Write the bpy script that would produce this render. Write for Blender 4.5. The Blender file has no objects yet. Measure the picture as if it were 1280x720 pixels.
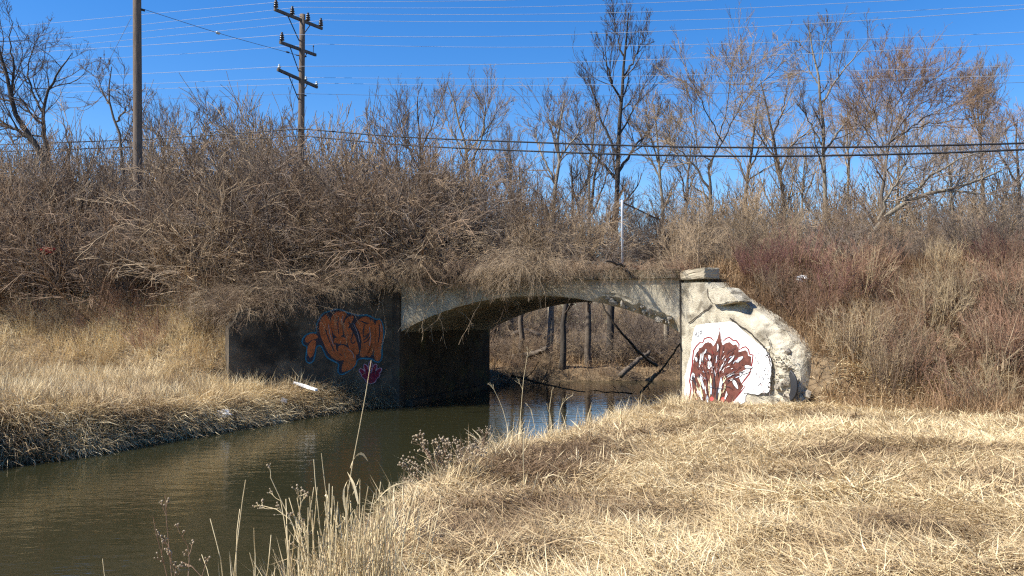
import bpy, bmesh, math, random
import numpy as np
from mathutils import Vector, Matrix

R = math.radians
rng = np.random.default_rng(7)
random.seed(7)
scene = bpy.context.scene
col = scene.collection

# ------------------------------------------------------------------ camera, sky, sun, exposure
F = 1100.0                      # focal length in pixels of the 1280 wide photograph
EYE = np.array([0.0, 0.0, 2.6])  # eye height above the creek's water level (z = 0)
PITCH = math.atan((402 - 360) / F)
cam_data = bpy.data.cameras.new("camera")
cam_data.sensor_width = 36.0
cam_data.lens = F / 1280.0 * 36.0
cam_data.clip_start = 0.05
cam_data.clip_end = 3000.0
cam = bpy.data.objects.new("camera", cam_data)
cam.location = EYE
cam.rotation_euler = (R(90) + PITCH, 0, 0)
col.objects.link(cam)
scene.camera = cam

SUN_AZ = np.array([-0.95, -0.31]); SUN_AZ /= np.linalg.norm(SUN_AZ)   # towards the sun, over the ground
SUN_EL = R(47)
sun_dir = Vector((SUN_AZ[0] * math.cos(SUN_EL), SUN_AZ[1] * math.cos(SUN_EL), math.sin(SUN_EL)))
world = bpy.data.worlds.new("World")
scene.world = world
world.use_nodes = True
wn = world.node_tree
bg = wn.nodes["Background"]
sky = wn.nodes.new("ShaderNodeTexSky")
sky.sky_type = 'NISHITA'
sky.sun_disc = False
sky.sun_elevation = SUN_EL
sky.sun_rotation = math.atan2(SUN_AZ[0], SUN_AZ[1])
sky.altitude = 300
sky.air_density = 1.0
sky.dust_density = 0.25
sky.ozone_density = 3.0
hs = wn.nodes.new("ShaderNodeHueSaturation")
hs.inputs["Saturation"].default_value = 1.38
hs.inputs["Hue"].default_value = 0.509
wn.links.new(sky.outputs[0], hs.inputs["Color"])
wn.links.new(hs.outputs[0], bg.inputs["Color"])
bg.inputs["Strength"].default_value = 0.106

sun_data = bpy.data.lights.new("sun", 'SUN')
sun_data.energy = 5.0
sun_data.angle = R(0.53)
sun_data.color = (1.0, 0.95, 0.87)
sun = bpy.data.objects.new("sun", sun_data)
sun.rotation_euler = (-sun_dir).to_track_quat('-Z', 'Y').to_euler()
sun.location = (-30, -10, 40)
col.objects.link(sun)

vs = scene.view_settings
vs.view_transform = 'Standard'
vs.look = 'None'
vs.exposure = 0.85
vs.gamma = 1.0
vs.use_curve_mapping = False
scene.cycles.max_bounces = 6
scene.cycles.diffuse_bounces = 3
scene.cycles.glossy_bounces = 3
scene.cycles.use_adaptive_sampling = True
scene.cycles.adaptive_threshold = 0.02
scene.cycles.use_denoising = False
scene.cycles.sample_clamp_indirect = 4.0
scene.cycles.filter_width = 1.25

# ------------------------------------------------------------------ pixel <-> place
CP, SP = math.cos(PITCH), math.sin(PITCH)
def ray(px, py):
    u = (px - 640) / F; v = (360 - py) / F
    return np.array([u, CP - v * SP, SP + v * CP])
def at(px, py, Y):
    d = ray(px, py)
    return EYE + d * (Y / d[1])
def at_z(px, py, z):
    d = ray(px, py)
    return EYE + d * ((z - EYE[2]) / d[2])

# ------------------------------------------------------------------ helpers
def tag(o, label=None, cat=None, group=None, kind=None, category=None):
    cat = cat or category
    if label: o["label"] = label
    if cat: o["category"] = cat
    if group: o["group"] = group
    if kind: o["kind"] = kind
    return o
def empty(name, loc=(0, 0, 0), **kw):
    o = bpy.data.objects.new(name, None)
    o.empty_display_size = 0.2
    o.location = loc
    col.objects.link(o)
    return tag(o, **kw)
def link(name, me, mat=None, parent=None, **kw):
    if mat is not None and not me.materials:
        for m in (mat if isinstance(mat, (list, tuple)) else [mat]):
            me.materials.append(m)
    o = bpy.data.objects.new(name, me)
    col.objects.link(o)
    if parent is not None:
        o.parent = parent
        o.location = [-c for c in parent.location] if parent.parent is None else (0, 0, 0)
    return tag(o, **kw)

def mesh_np(name, chunks, smooth=True, tone=None, matidx=None):
    """chunks: list of (V (n,3), F (m,3|4)); tone: list of per-vertex arrays."""
    me = bpy.data.meshes.new(name)
    Vs = []; loops = []; starts = []; off = 0; lo = 0
    for V, Fc in chunks:
        V = np.asarray(V, float).reshape(-1, 3)
        Vs.append(V)
        Fs = Fc if isinstance(Fc, list) else [Fc]
        for f in Fs:
            f = np.asarray(f, np.int64)
            if f.size == 0: continue
            k = f.shape[1]
            loops.append((f + off).ravel())
            starts.append(lo + np.arange(f.shape[0]) * k)
            lo += f.size
        off += len(V)
    V = np.concatenate(Vs); L = np.concatenate(loops); S = np.concatenate(starts)
    me.vertices.add(len(V)); me.vertices.foreach_set("co", V.astype(np.float32).ravel())
    me.loops.add(len(L)); me.loops.foreach_set("vertex_index", L.astype(np.int32))
    me.polygons.add(len(S)); me.polygons.foreach_set("loop_start", S.astype(np.int32))
    me.polygons.foreach_set("use_smooth", np.full(len(S), bool(smooth)))
    if matidx is not None:
        me.polygons.foreach_set("material_index", np.asarray(matidx, np.int32))
    me.update(calc_edges=True)
    if tone is not None:
        a = me.attributes.new("tone", 'FLOAT', 'POINT')
        a.data.foreach_set("value", np.concatenate(tone).astype(np.float32))
    me.validate()
    return me

def nrm(a):
    return a / np.maximum(np.linalg.norm(a, axis=-1, keepdims=True), 1e-9)

def tubes(P, Rd, sides=3, cap=False):
    P = np.asarray(P, float); Rd = np.asarray(Rd, float)
    if P.ndim == 2: P = P[None]; Rd = Rd[None]
    N, n, _ = P.shape
    T = nrm(np.gradient(P, axis=1))
    mean = nrm(P[:, -1] - P[:, 0])
    ref = np.where(np.abs(mean[:, 2:3]) < 0.8, np.array([[0, 0, 1.0]]), np.array([[1.0, 0, 0]]))
    ref = ref[:, None, :] + np.zeros_like(T)
    U = nrm(ref - (ref * T).sum(-1, keepdims=True) * T)
    W = np.cross(T, U)
    a = np.arange(sides) * 2 * np.pi / sides
    ring = P[:, :, None, :] + Rd[:, :, None, None] * (np.cos(a)[None, None, :, None] * U[:, :, None, :] + np.sin(a)[None, None, :, None] * W[:, :, None, :])
    idx = np.arange(N * n * sides).reshape(N, n, sides)
    b = np.roll(idx, -1, axis=2)
    Fq = np.stack([idx[:, :-1], b[:, :-1], b[:, 1:], idx[:, 1:]], -1).reshape(-1, 4)
    if cap:
        V = ring.reshape(-1, 3)
        V = np.concatenate([V, P[:, 0], P[:, -1]])
        c0 = N * n * sides + np.arange(N); c1 = c0 + N
        f0 = np.stack([b[:, 0], idx[:, 0], np.repeat(c0[:, None], sides, 1)], -1).reshape(-1, 3)
        f1 = np.stack([idx[:, -1], b[:, -1], np.repeat(c1[:, None], sides, 1)], -1).reshape(-1, 3)
        return V, [Fq, np.concatenate([f0, f1])]
    return ring.reshape(-1, 3), Fq

def resample(pts, n, jitter=0.0):
    pts = np.asarray(pts, float)
    d = np.r_[0, np.cumsum(np.linalg.norm(np.diff(pts, axis=0), axis=1))]
    t = np.linspace(0, d[-1], n)
    # smooth (Catmull-like) by dense linear + box filter
    P = np.stack([np.interp(t, d, pts[:, k]) for k in range(3)], -1)
    if n > 6:
        Q = P.copy()
        Q[1:-1] = (P[:-2] + 2 * P[1:-1] + P[2:]) / 4
        P = Q
    if jitter:
        j = rng.normal(0, jitter, P.shape); j[0] = 0
        P = P + j
    return P

def hash2(ix, iy, s):
    h = (ix.astype(np.int64) * 374761393 + iy.astype(np.int64) * 668265263 + s * 1442695041) & 0x7fffffff
    h = ((h ^ (h >> 13)) * 1274126177) & 0x7fffffff
    return ((h ^ (h >> 16)) & 0xffff) / 65535.0
def vnoise(x, y, s=0):
    x = np.asarray(x, float); y = np.asarray(y, float)
    ix = np.floor(x); iy = np.floor(y); fx = x - ix; fy = y - iy
    fx = fx * fx * (3 - 2 * fx); fy = fy * fy * (3 - 2 * fy)
    a = hash2(ix, iy, s); b = hash2(ix + 1, iy, s); c = hash2(ix, iy + 1, s); d = hash2(ix + 1, iy + 1, s)
    return (a * (1 - fx) + b * fx) * (1 - fy) + (c * (1 - fx) + d * fx) * fy
def fbm(x, y, s=0, o=3):
    t = 0; amp = 0.5
    for k in range(o):
        t = t + amp * vnoise(np.asarray(x) * 2 ** k, np.asarray(y) * 2 ** k, s + k * 17); amp *= 0.5
    return t
def sstep(a, b, x):
    t = np.clip((np.asarray(x, float) - a) / (b - a), 0, 1)
    return t * t * (3 - 2 * t)

# ------------------------------------------------------------------ materials
def new_mat(name):
    m = bpy.data.materials.new(name); m.use_nodes = True
    nt = m.node_tree
    return m, nt, nt.nodes["Principled BSDF"]
def noise_mat(name, c1, c2, scale=4.0, rough=0.9, detail=6, bump=0.0, bscale=None, c3=None, s3=1.0, t3=(0.5, 0.62), spec=0.2, random=0.0, stretch=None):
    m, nt, b = new_mat(name)
    tc = nt.nodes.new("ShaderNodeTexCoord")
    vec = tc.outputs["Object"]
    if stretch:
        mp = nt.nodes.new("ShaderNodeMapping"); mp.inputs["Scale"].default_value = stretch
        nt.links.new(vec, mp.inputs[0]); vec = mp.outputs[0]
    n = nt.nodes.new("ShaderNodeTexNoise"); n.inputs["Scale"].default_value = scale; n.inputs["Detail"].default_value = detail
    n.inputs["Roughness"].default_value = 0.65
    nt.links.new(vec, n.inputs["Vector"])
    r = nt.nodes.new("ShaderNodeValToRGB")
    r.color_ramp.elements[0].position = 0.32; r.color_ramp.elements[0].color = (*c1, 1)
    r.color_ramp.elements[1].position = 0.68; r.color_ramp.elements[1].color = (*c2, 1)
    nt.links.new(n.outputs[0], r.inputs[0])
    out = r.outputs[0]
    if c3:
        n3 = nt.nodes.new("ShaderNodeTexNoise"); n3.inputs["Scale"].default_value = s3; n3.inputs["Detail"].default_value = 5
        nt.links.new(vec, n3.inputs["Vector"])
        r3 = nt.nodes.new("ShaderNodeValToRGB")
        r3.color_ramp.elements[0].position = t3[0]; r3.color_ramp.elements[1].position = t3[1]
        nt.links.new(n3.outputs[0], r3.inputs[0])
        mx = nt.nodes.new("ShaderNodeMix"); mx.data_type = 'RGBA'
        nt.links.new(r3.outputs[0], mx.inputs[0]); nt.links.new(out, mx.inputs[6])
        mx.inputs[7].default_value = (*c3, 1)
        out = mx.outputs[2]
    if random:
        oi = nt.nodes.new("ShaderNodeObjectInfo")
        mr = nt.nodes.new("ShaderNodeMapRange"); mr.inputs[3].default_value = 1 - random; mr.inputs[4].default_value = 1 + random
        nt.links.new(oi.outputs["Random"], mr.inputs[0])
        h = nt.nodes.new("ShaderNodeHueSaturation")
        nt.links.new(mr.outputs[0], h.inputs["Value"]); nt.links.new(out, h.inputs["Color"])
        out = h.outputs[0]
    nt.links.new(out, b.inputs["Base Color"])
    b.inputs["Roughness"].default_value = rough
    b.inputs["Specular IOR Level"].default_value = spec
    if bump:
        bn = nt.nodes.new("ShaderNodeTexNoise"); bn.inputs["Scale"].default_value = bscale or scale * 6; bn.inputs["Detail"].default_value = 8
        nt.links.new(vec, bn.inputs["Vector"])
        bp = nt.nodes.new("ShaderNodeBump"); bp.inputs["Strength"].default_value = bump; bp.inputs["Distance"].default_value = 0.03
        nt.links.new(bn.outputs[0], bp.inputs["Height"]); nt.links.new(bp.outputs[0], b.inputs["Normal"])
    return m
def tone_mat(name, stops, rough=0.7, spec=0.25, transl=0.0):
    """colour from the per-blade 'tone' attribute"""
    m, nt, b = new_mat(name)
    a = nt.nodes.new("ShaderNodeAttribute"); a.attribute_name = "tone"
    r = nt.nodes.new("ShaderNodeValToRGB")
    el = r.color_ramp.elements
    while len(el) < len(stops): el.new(0.5)
    for e, (p, c) in zip(el, stops):
        e.position = p; e.color = (*c, 1)
    nt.links.new(a.outputs["Fac"], r.inputs[0])
    nt.links.new(r.outputs[0], b.inputs["Base Color"])
    b.inputs["Roughness"].default_value = rough
    b.inputs["Specular IOR Level"].default_value = spec
    if transl:
        t = nt.nodes.new("ShaderNodeBsdfTranslucent"); nt.links.new(r.outputs[0], t.inputs[0])
        mx = nt.nodes.new("ShaderNodeMixShader"); mx.inputs[0].default_value = transl
        nt.links.new(b.outputs[0], mx.inputs[1]); nt.links.new(t.outputs[0], mx.inputs[2])
        nt.links.new(mx.outputs[0], nt.nodes["Material Output"].inputs[0])
    return m
def flat_mat(name, c, rough=0.6, metal=0.0, spec=0.3, vary=0.12):
    return noise_mat(name, tuple(x * (1 - vary) for x in c), tuple(min(1, x * (1 + vary)) for x in c), scale=5, rough=rough, spec=spec) if not metal else metal_mat(name, c, rough)
def metal_mat(name, c, rough):
    m, nt, b = new_mat(name)
    b.inputs["Base Color"].default_value = (*c, 1); b.inputs["Metallic"].default_value = 0.9; b.inputs["Roughness"].default_value = rough
    return m

M = {}
M['ground'] = noise_mat('ground_soil_and_thatch', (0.10, 0.07, 0.042), (0.26, 0.185, 0.105), scale=3.0, bump=0.9, bscale=30, c3=(0.11, 0.075, 0.045), s3=0.9, t3=(0.55, 0.68))
M['straw'] = tone_mat('dry_straw', [(0.0, (0.20, 0.13, 0.07)), (0.25, (0.42, 0.30, 0.16)), (0.55, (0.66, 0.51, 0.28)), (1.0, (0.88, 0.75, 0.48))], transl=0.2)
M['straw_brown'] = tone_mat('brown_weeds', [(0.0, (0.12, 0.07, 0.04)), (0.4, (0.27, 0.165, 0.085)), (0.8, (0.44, 0.30, 0.16)), (1.0, (0.56, 0.43, 0.25))], transl=0.15)
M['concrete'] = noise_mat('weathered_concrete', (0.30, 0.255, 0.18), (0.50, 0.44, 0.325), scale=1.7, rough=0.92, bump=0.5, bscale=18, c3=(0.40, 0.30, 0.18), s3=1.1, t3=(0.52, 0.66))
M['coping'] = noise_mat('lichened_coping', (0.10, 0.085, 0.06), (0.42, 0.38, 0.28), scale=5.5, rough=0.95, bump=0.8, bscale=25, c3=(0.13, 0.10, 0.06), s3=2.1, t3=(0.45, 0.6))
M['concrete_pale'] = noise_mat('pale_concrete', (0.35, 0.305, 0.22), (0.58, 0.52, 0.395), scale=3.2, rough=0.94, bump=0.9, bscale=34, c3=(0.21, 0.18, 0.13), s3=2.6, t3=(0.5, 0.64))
M['concrete_dark'] = noise_mat('stained_shade_concrete', (0.035, 0.026, 0.018), (0.095, 0.072, 0.048), scale=1.4, rough=0.92, bump=0.5, bscale=16, c3=(0.09, 0.08, 0.035), s3=1.3, t3=(0.55, 0.68))  # stain blotches over a base darkened to paint in the shade
M['concrete_mid'] = noise_mat('shaded_wall_concrete', (0.05, 0.038, 0.026), (0.15, 0.118, 0.08), scale=1.6, rough=0.93, bump=0.7, bscale=24, c3=(0.035, 0.028, 0.02), s3=1.2, t3=(0.5, 0.62))  # albedo lowered so the wing wall's shade is part of its colour
M['rubble'] = noise_mat('broken_concrete', (0.16, 0.13, 0.10), (0.46, 0.41, 0.32), scale=6, rough=0.95, bump=0.9, bscale=25)
M['crack'] = noise_mat('crack_and_corner_shade', (0.03, 0.025, 0.02), (0.06, 0.05, 0.04), scale=8)  # dark fill for cracks and for the painted corner shadow
M['bark'] = noise_mat('grey_bark', (0.075, 0.058, 0.045), (0.19, 0.155, 0.12), scale=3, rough=0.95, stretch=(4, 4, 0.8), random=0.15, bump=0.6, bscale=14)
M['bark_pale'] = noise_mat('pale_bark', (0.15, 0.125, 0.09), (0.33, 0.285, 0.215), scale=3, rough=0.95, stretch=(4, 4, 0.8), random=0.15, bump=0.6, bscale=14)
M['bark_dark'] = noise_mat('dark_bark', (0.035, 0.03, 0.026), (0.10, 0.085, 0.07), scale=3, rough=0.95, stretch=(4, 4, 0.8), bump=0.6, bscale=14)
M['twig_grey'] = noise_mat('grey_twig', (0.12, 0.092, 0.07), (0.28, 0.22, 0.17), scale=2, random=0.2)
M['twig_dark'] = noise_mat('dark_twig', (0.065, 0.052, 0.044), (0.14, 0.11, 0.09), scale=2, random=0.2)
M['twig_tan'] = noise_mat('tan_twig', (0.20, 0.14, 0.085), (0.46, 0.345, 0.22), scale=1.6, random=0.22)
M['twig_brown'] = noise_mat('brown_twig', (0.11, 0.072, 0.046), (0.30, 0.21, 0.135), scale=1.6, random=0.25)
M['twig_red'] = noise_mat('red_twig', (0.13, 0.055, 0.046), (0.26, 0.14, 0.11), scale=1.6, random=0.2)
M['twig_rust'] = noise_mat('rust_twig', (0.19, 0.105, 0.068), (0.38, 0.235, 0.15), scale=1.2, random=0.3)
M['twig_warm'] = noise_mat('warm_twig', (0.20, 0.125, 0.08), (0.38, 0.26, 0.17), scale=1.6, random=0.15)
M['twig_straw'] = noise_mat('straw_twig', (0.34, 0.25, 0.14), (0.55, 0.43, 0.26), scale=1.2, random=0.2)
M['wood_pole'] = noise_mat('weathered_pole_wood', (0.095, 0.072, 0.055), (0.22, 0.17, 0.13), scale=3, rough=0.9, stretch=(9, 9, 0.5), bump=0.5, bscale=10)
M['wood_arm'] = noise_mat('crossarm_wood', (0.07, 0.062, 0.055), (0.16, 0.14, 0.12), scale=6, rough=0.85)
M['iron'] = flat_mat('dark_iron', (0.04, 0.04, 0.042), rough=0.5)
M['insul_dark'] = flat_mat('dark_porcelain', (0.035, 0.025, 0.022), rough=0.25, spec=0.5)
M['insul_glass'] = flat_mat('pale_glass_insulator', (0.45, 0.5, 0.5), rough=0.15, spec=0.5)
M['wire_bright'] = flat_mat('aluminium_wire', (0.36, 0.38, 0.42), rough=0.6, spec=0.3)
M['wire_dark'] = flat_mat('aged_wire', (0.12, 0.13, 0.16), rough=0.5)
M['cable'] = flat_mat('black_cable', (0.022, 0.022, 0.024), rough=0.5)
M['galv'] = flat_mat('galvanised_steel', (0.50, 0.51, 0.52), rough=0.4, spec=0.6)
M['rust_mesh'] = flat_mat('dull_fence_wire', (0.10, 0.085, 0.075), rough=0.7)
M['white_litter'] = flat_mat('white_plastic', (0.80, 0.79, 0.75), rough=0.5)
M['red_litter'] = flat_mat('red_plastic', (0.42, 0.05, 0.03), rough=0.5)
M['black_rubber'] = flat_mat('black_rubber', (0.03, 0.03, 0.032), rough=0.55)
M['log'] = noise_mat('wet_log', (0.035, 0.028, 0.022), (0.10, 0.08, 0.062), scale=3, stretch=(1, 1, 1), bump=0.5)
M['log_pale'] = noise_mat('bleached_log', (0.17, 0.135, 0.10), (0.33, 0.27, 0.20), scale=3, bump=0.5)
# paints
def paint(name, c, vary=0.10):
    return noise_mat('paint_' + name, tuple(x * (1 - vary) for x in c), tuple(min(1, x * (1 + vary)) for x in c), scale=6, rough=0.7, bump=0.3, bscale=22)
M['p_white'] = paint('white', (0.80, 0.79, 0.76), 0.06)
M['p_brown'] = paint('brown', (0.135, 0.05, 0.036), 0.45)
M['p_red'] = paint('dark_red', (0.22, 0.032, 0.032))
M['p_scarlet'] = paint('scarlet', (0.75, 0.10, 0.09))
M['p_black'] = paint('black', (0.045, 0.035, 0.04))
M['p_blue'] = paint('pale_blue', (0.55, 0.64, 0.72))
M['p_cream'] = paint('cream', (0.66, 0.57, 0.36))
M['p_orange'] = paint('orange', (0.42, 0.11, 0.032), 0.25)
M['p_teal'] = paint('teal', (0.03, 0.14, 0.2), 0.35)
M['p_crimson'] = paint('crimson', (0.19, 0.015, 0.035), 0.25)
M['p_pink'] = paint('pink', (0.36, 0.23, 0.27), 0.3)
M['p_mauve'] = paint('mauve', (0.36, 0.27, 0.25), 0.25)

def water_mat():
    m, nt, b = new_mat('murky_creek_water')
    b.inputs["Base Color"].default_value = (0.024, 0.0235, 0.0105, 1)
    b.inputs["Roughness"].default_value = 0.045
    b.inputs["IOR"].default_value = 1.33
    b.inputs["Specular IOR Level"].default_value = 0.5
    tc = nt.nodes.new("ShaderNodeTexCoord")
    mp = nt.nodes.new("ShaderNodeMapping"); mp.inputs["Rotation"].default_value = (0, 0, R(-20)); mp.inputs["Scale"].default_value = (0.7, 1.6, 1)
    n1 = nt.nodes.new("ShaderNodeTexNoise"); n1.inputs["Scale"].default_value = 2.2; n1.inputs["Detail"].default_value = 3
    n2 = nt.nodes.new("ShaderNodeTexNoise"); n2.inputs["Scale"].default_value = 9; n2.inputs["Detail"].default_value = 2
    nt.links.new(tc.outputs["Object"], mp.inputs[0]); nt.links.new(mp.outputs[0], n1.inputs["Vector"]); nt.links.new(mp.outputs[0], n2.inputs["Vector"])
    ad = nt.nodes.new("ShaderNodeMath"); ad.operation = 'MULTIPLY_ADD'; ad.inputs[1].default_value = 0.22
    nt.links.new(n2.outputs[0], ad.inputs[0]); nt.links.new(n1.outputs[0], ad.inputs[2])
    bp = nt.nodes.new("ShaderNodeBump"); bp.inputs["Strength"].default_value = 0.21; bp.inputs["Distance"].default_value = 0.05
    nt.links.new(ad.outputs[0], bp.inputs["Height"]); nt.links.new(bp.outputs[0], b.inputs["Normal"])
    return m
M['water'] = water_mat()

# ------------------------------------------------------------------ the lie of the land
BA = R(17.5)
P0 = np.array([0.0, 26.0])
rv = np.array([math.cos(BA), -math.sin(BA)])     # along the bridge face
av = np.array([math.sin(BA), math.cos(BA)])      # along the barrel
def st(x, y):
    dx = np.asarray(x) - P0[0]; dy = np.asarray(y) - P0[1]
    return dx * rv[0] + dy * rv[1], dx * av[0] + dy * av[1]
def xy(s, t):
    return P0 + rv * s + av * t
SL, SR, BL = -3.61, 4.91, 8.5      # springings, barrel length
LEFT = [(-14, -60), (-13.5, 0), (-12.0, 8), (-10.6, 12), (-9.4, 15.8), (-8.5, 17.2), (-7.3, 20.2), (-5.9, 23.8), (-4.6, 26.2), (-3.5, 27.3)]
LEFT_B = [tuple(xy(SL, 1)), tuple(xy(SL, BL)), tuple(xy(SL, BL + .6)), (0.2, 37.4), (2.4, 38.6), (5.5, 39.0), (10, 39.0), (18, 41), (60, 48)]
RIGHT = [(60, 43), (20, 37), (12, 34.5), tuple(xy(SR, BL + .5)), tuple(xy(SR, BL)), tuple(xy(SR, 0.3)), (4.2, 24.0), (3.3, 22.4), (2.3, 20.6), (0.9, 16.6), (-0.55, 13.4), (-1.35, 10.2), (-1.6, 8.2), (-1.75, 6.6), (-2.0, 4.6), (-2.4, 3), (-3.2, 0), (-5, -60)]
RIVER = np.array(LEFT + LEFT_B + RIGHT)
def river_dist(x, y):
    x = np.asarray(x, float); y = np.asarray(y, float)
    shp = x.shape; x = x.ravel(); y = y.ravel()
    best = np.full(x.shape, 1e9); inside = np.zeros(x.shape, bool)
    A = RIVER; B = np.roll(RIVER, -1, axis=0)
    for (x0, y0), (x1, y1) in zip(A, B):
        dx, dy = x1 - x0, y1 - y0
        L2 = dx * dx + dy * dy
        t = np.clip(((x - x0) * dx + (y - y0) * dy) / L2, 0, 1)
        best = np.minimum(best, (x - x0 - t * dx) ** 2 + (y - y0 - t * dy) ** 2)
        c = ((y0 > y) != (y1 > y))
        with np.errstate(divide='ignore', invalid='ignore'):
            xi = (x1 - x0) * (y - y0) / (y1 - y0) + x0
        inside ^= c & (x < xi)
    d = np.where(inside, -np.sqrt(best), np.sqrt(best))
    d = d + 0.42 * (fbm(x * 1.1, y * 1.1, 203, 3) - .44) * (np.abs(x) < 40)
    return d.reshape(shp)
KL, KR = 3.44, 2.94
TOP = 3.98
def ground(x, y, bumps=True):
    x = np.asarray(x, float); y = np.asarray(y, float)
    s, t = st(x, y)
    d = river_dist(x, y)
    left = s < 0.6
    emb = TOP + 0.78 * np.minimum(t - 0.1, 0) - 0.6 * np.maximum(t - BL - 0.3, 0)
    # foot flattens
    bankL = 0.62 + 0.05 * np.clip(d, 0, 12) + 0.35 * sstep(22, 15, y)
    bankR = 0.42 + 0.50 * sstep(22, 6, y) + 0.02 * np.clip(x, 0, 20)
    back = 0.5 + 0.05 * np.clip(d, 0, 12)
    bank = np.where(t > 4, back, np.where(left, bankL, bankR))
    tm = np.minimum(t, 0); tp = np.maximum(t - BL, 0)
    qL = -3.75 + tm - tp - s
    qR = s - (4.95 - tm + tp)
    wL = 0.85 + 2.5 * np.clip(-KL - t, 0, 5) + 1.5 * tp
    wR = 0.85 + 2.5 * np.clip(-KR - t, 0, 5) + 1.5 * tp
    w = np.maximum(sstep(0.12, 1, (qL) / wL), sstep(0.12, 1, (qR) / wR))
    h = np.maximum(emb - bank, 0)
    soft = h - 0.35 + np.sqrt((emb - bank) ** 2 + 0.09) * 0  # plain ramp
    land = bank + w * h
    lipw = np.where(t > 4, 1.2, np.where(left, 0.95, 0.85))
    land = land * sstep(-0.15, 1.0, d / lipw) - 0.12 * (1 - sstep(0, .3, d))
    bed = -0.12 - 0.8 * sstep(0, 1.6, -d)
    z = np.where(d > 0, land, bed)
    if bumps:
        amp = sstep(0.2, 1.2, d)
        z = z + amp * (0.16 * (fbm(x * 0.7, y * 0.7, 3) - 0.45) + 0.20 * (fbm(x * 2.1, y * 2.1, 9) - 0.45))
    far = sstep(60, 200, np.hypot(x, y))
    z = z * (1 - far) + 1.2 * far * np.where(d > 0, 1, 0.0) + np.where(d > 0, 0, -0.9) * far
    return z
def G(x, y):
    s, t = st(x, y)
    z = float(ground(np.array([x]), np.array([y]))[0])
    if SL - 1.4 < s < SR + 1.4 and -0.05 < t < BL: z = TOP
    return z
def axis_pts(lo, hi, step, far, grow=1.25):
    a = list(np.arange(lo, hi + 1e-6, step)); st_ = step
    x = hi
    while x < far: st_ *= grow; x += st_; a.append(x)
    x = lo; st_ = step
    while x > -far: st_ *= grow; x -= st_; a.insert(0, x)
    return np.array(a)
gx = axis_pts(-21, 18, 0.2, 900); gy = axis_pts(1.0, 42, 0.2, 900)
GX, GY = np.meshgrid(gx, gy)
GZ = ground(GX, GY)
nx, ny = len(gx), len(gy)
ii = np.arange(nx * ny).reshape(ny, nx)
gf = np.stack([ii[:-1, :-1], ii[:-1, 1:], ii[1:, 1:], ii[1:, :-1]], -1).reshape(-1, 4)
link("ground", mesh_np("ground", [(np.stack([GX, GY, GZ], -1), gf)]), M['ground'], label="straw coloured earth banks and railway embankment beside the creek", category="ground", kind="structure")

wr = np.array([(-40, -80), (80, -80), (80, 80), (-40, 80)], float)
wm = mesh_np("water", [(np.c_[wr, np.zeros(4)], np.array([[0, 1, 2, 3]]))], smooth=False)
link("water", wm, M['water'], label="murky green brown creek water flowing under the arch", category="water", kind="structure")

# ------------------------------------------------------------------ concrete arch bridge
bridge = empty("arch_bridge", (*xy(0.65, 0), 0), label="weathered concrete arch bridge with graffiti on flared wing walls", category="bridge")
ZS, ZA = 2.28, 3.36           # springing and crown heights
half = (SR - SL) / 2; mid = (SR + SL) / 2
RA = (half ** 2 + (ZA - ZS) ** 2) / (2 * (ZA - ZS))
def arch_z(s):
    return ZA - RA + np.sqrt(np.maximum(RA ** 2 - (s - mid) ** 2, 0))
def P3(s, t, z):
    p = P0[None] + np.atleast_1d(s)[:, None] * rv + np.atleast_1d(t)[:, None] * av
    return np.c_[p, np.broadcast_to(np.atleast_1d(z), (len(p),))]
def prism_sheet(rows):
    """rows: list of (n,3) arrays joined row to row, closed round"""
    n = len(rows[0]); k = len(rows)
    V = np.concatenate(rows); idx = np.arange(n * k).reshape(k, n)
    nx_ = np.roll(idx, -1, axis=0)
    return V, np.stack([idx[:, :-1], idx[:, 1:], nx_[:, 1:], nx_[:, :-1]], -1).reshape(-1, 4)
ss = np.linspace(SL, SR, 120)
az = arch_z(ss)
ero = sstep(2.3, 3.0, ss) * sstep(5.0, 4.6, ss)
chip = ero * (0.05 + 0.22 * vnoise(ss * 3.1, ss * 0 + 3.3, 5) + 0.10 * vnoise(ss * 9, ss * 0 + 1.3, 8))
small = 0.02 * (vnoise(ss * 6, ss * 0, 4) - .5)
DECK = 3.80
def wob(n, s0, amp=0.012):
    return amp * (vnoise(np.arange(n) * 0.7, np.full(n, s0 * 1.7), 31) - .5)
rows = []
nz = 10
rows.append(P3(ss, 0.02 + chip * 1.6, az + small))                 # arch edge (undercut where broken)
for k in range(1, nz + 1):                                       # face
    f = k / nz
    z0 = az + small + chip
    zz = z0 + (DECK - z0) * f
    rows.append(P3(ss, wob(120, k) + np.where(f < .25, ero * 0.05 * vnoise(ss * 5, ss * 0 + k, 6), 0), zz))
rows.append(P3(ss, np.full(120, BL), np.full(120, DECK)))
rows.append(P3(ss, np.full(120, BL), az))
for k in range(7, 0, -1):
    rows.append(P3(ss, np.full(120, BL * k / 8), az + 0.03 * (vnoise(ss * 2, ss * 0 + k, 44) - .5)))
V, Fq = prism_sheet(rows)
link("arch_barrel", mesh_np("arch_barrel", [(V, Fq)], smooth=False), M['concrete'], bridge, label="lit spandrel face and dark soffit of the flat arch")

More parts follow.
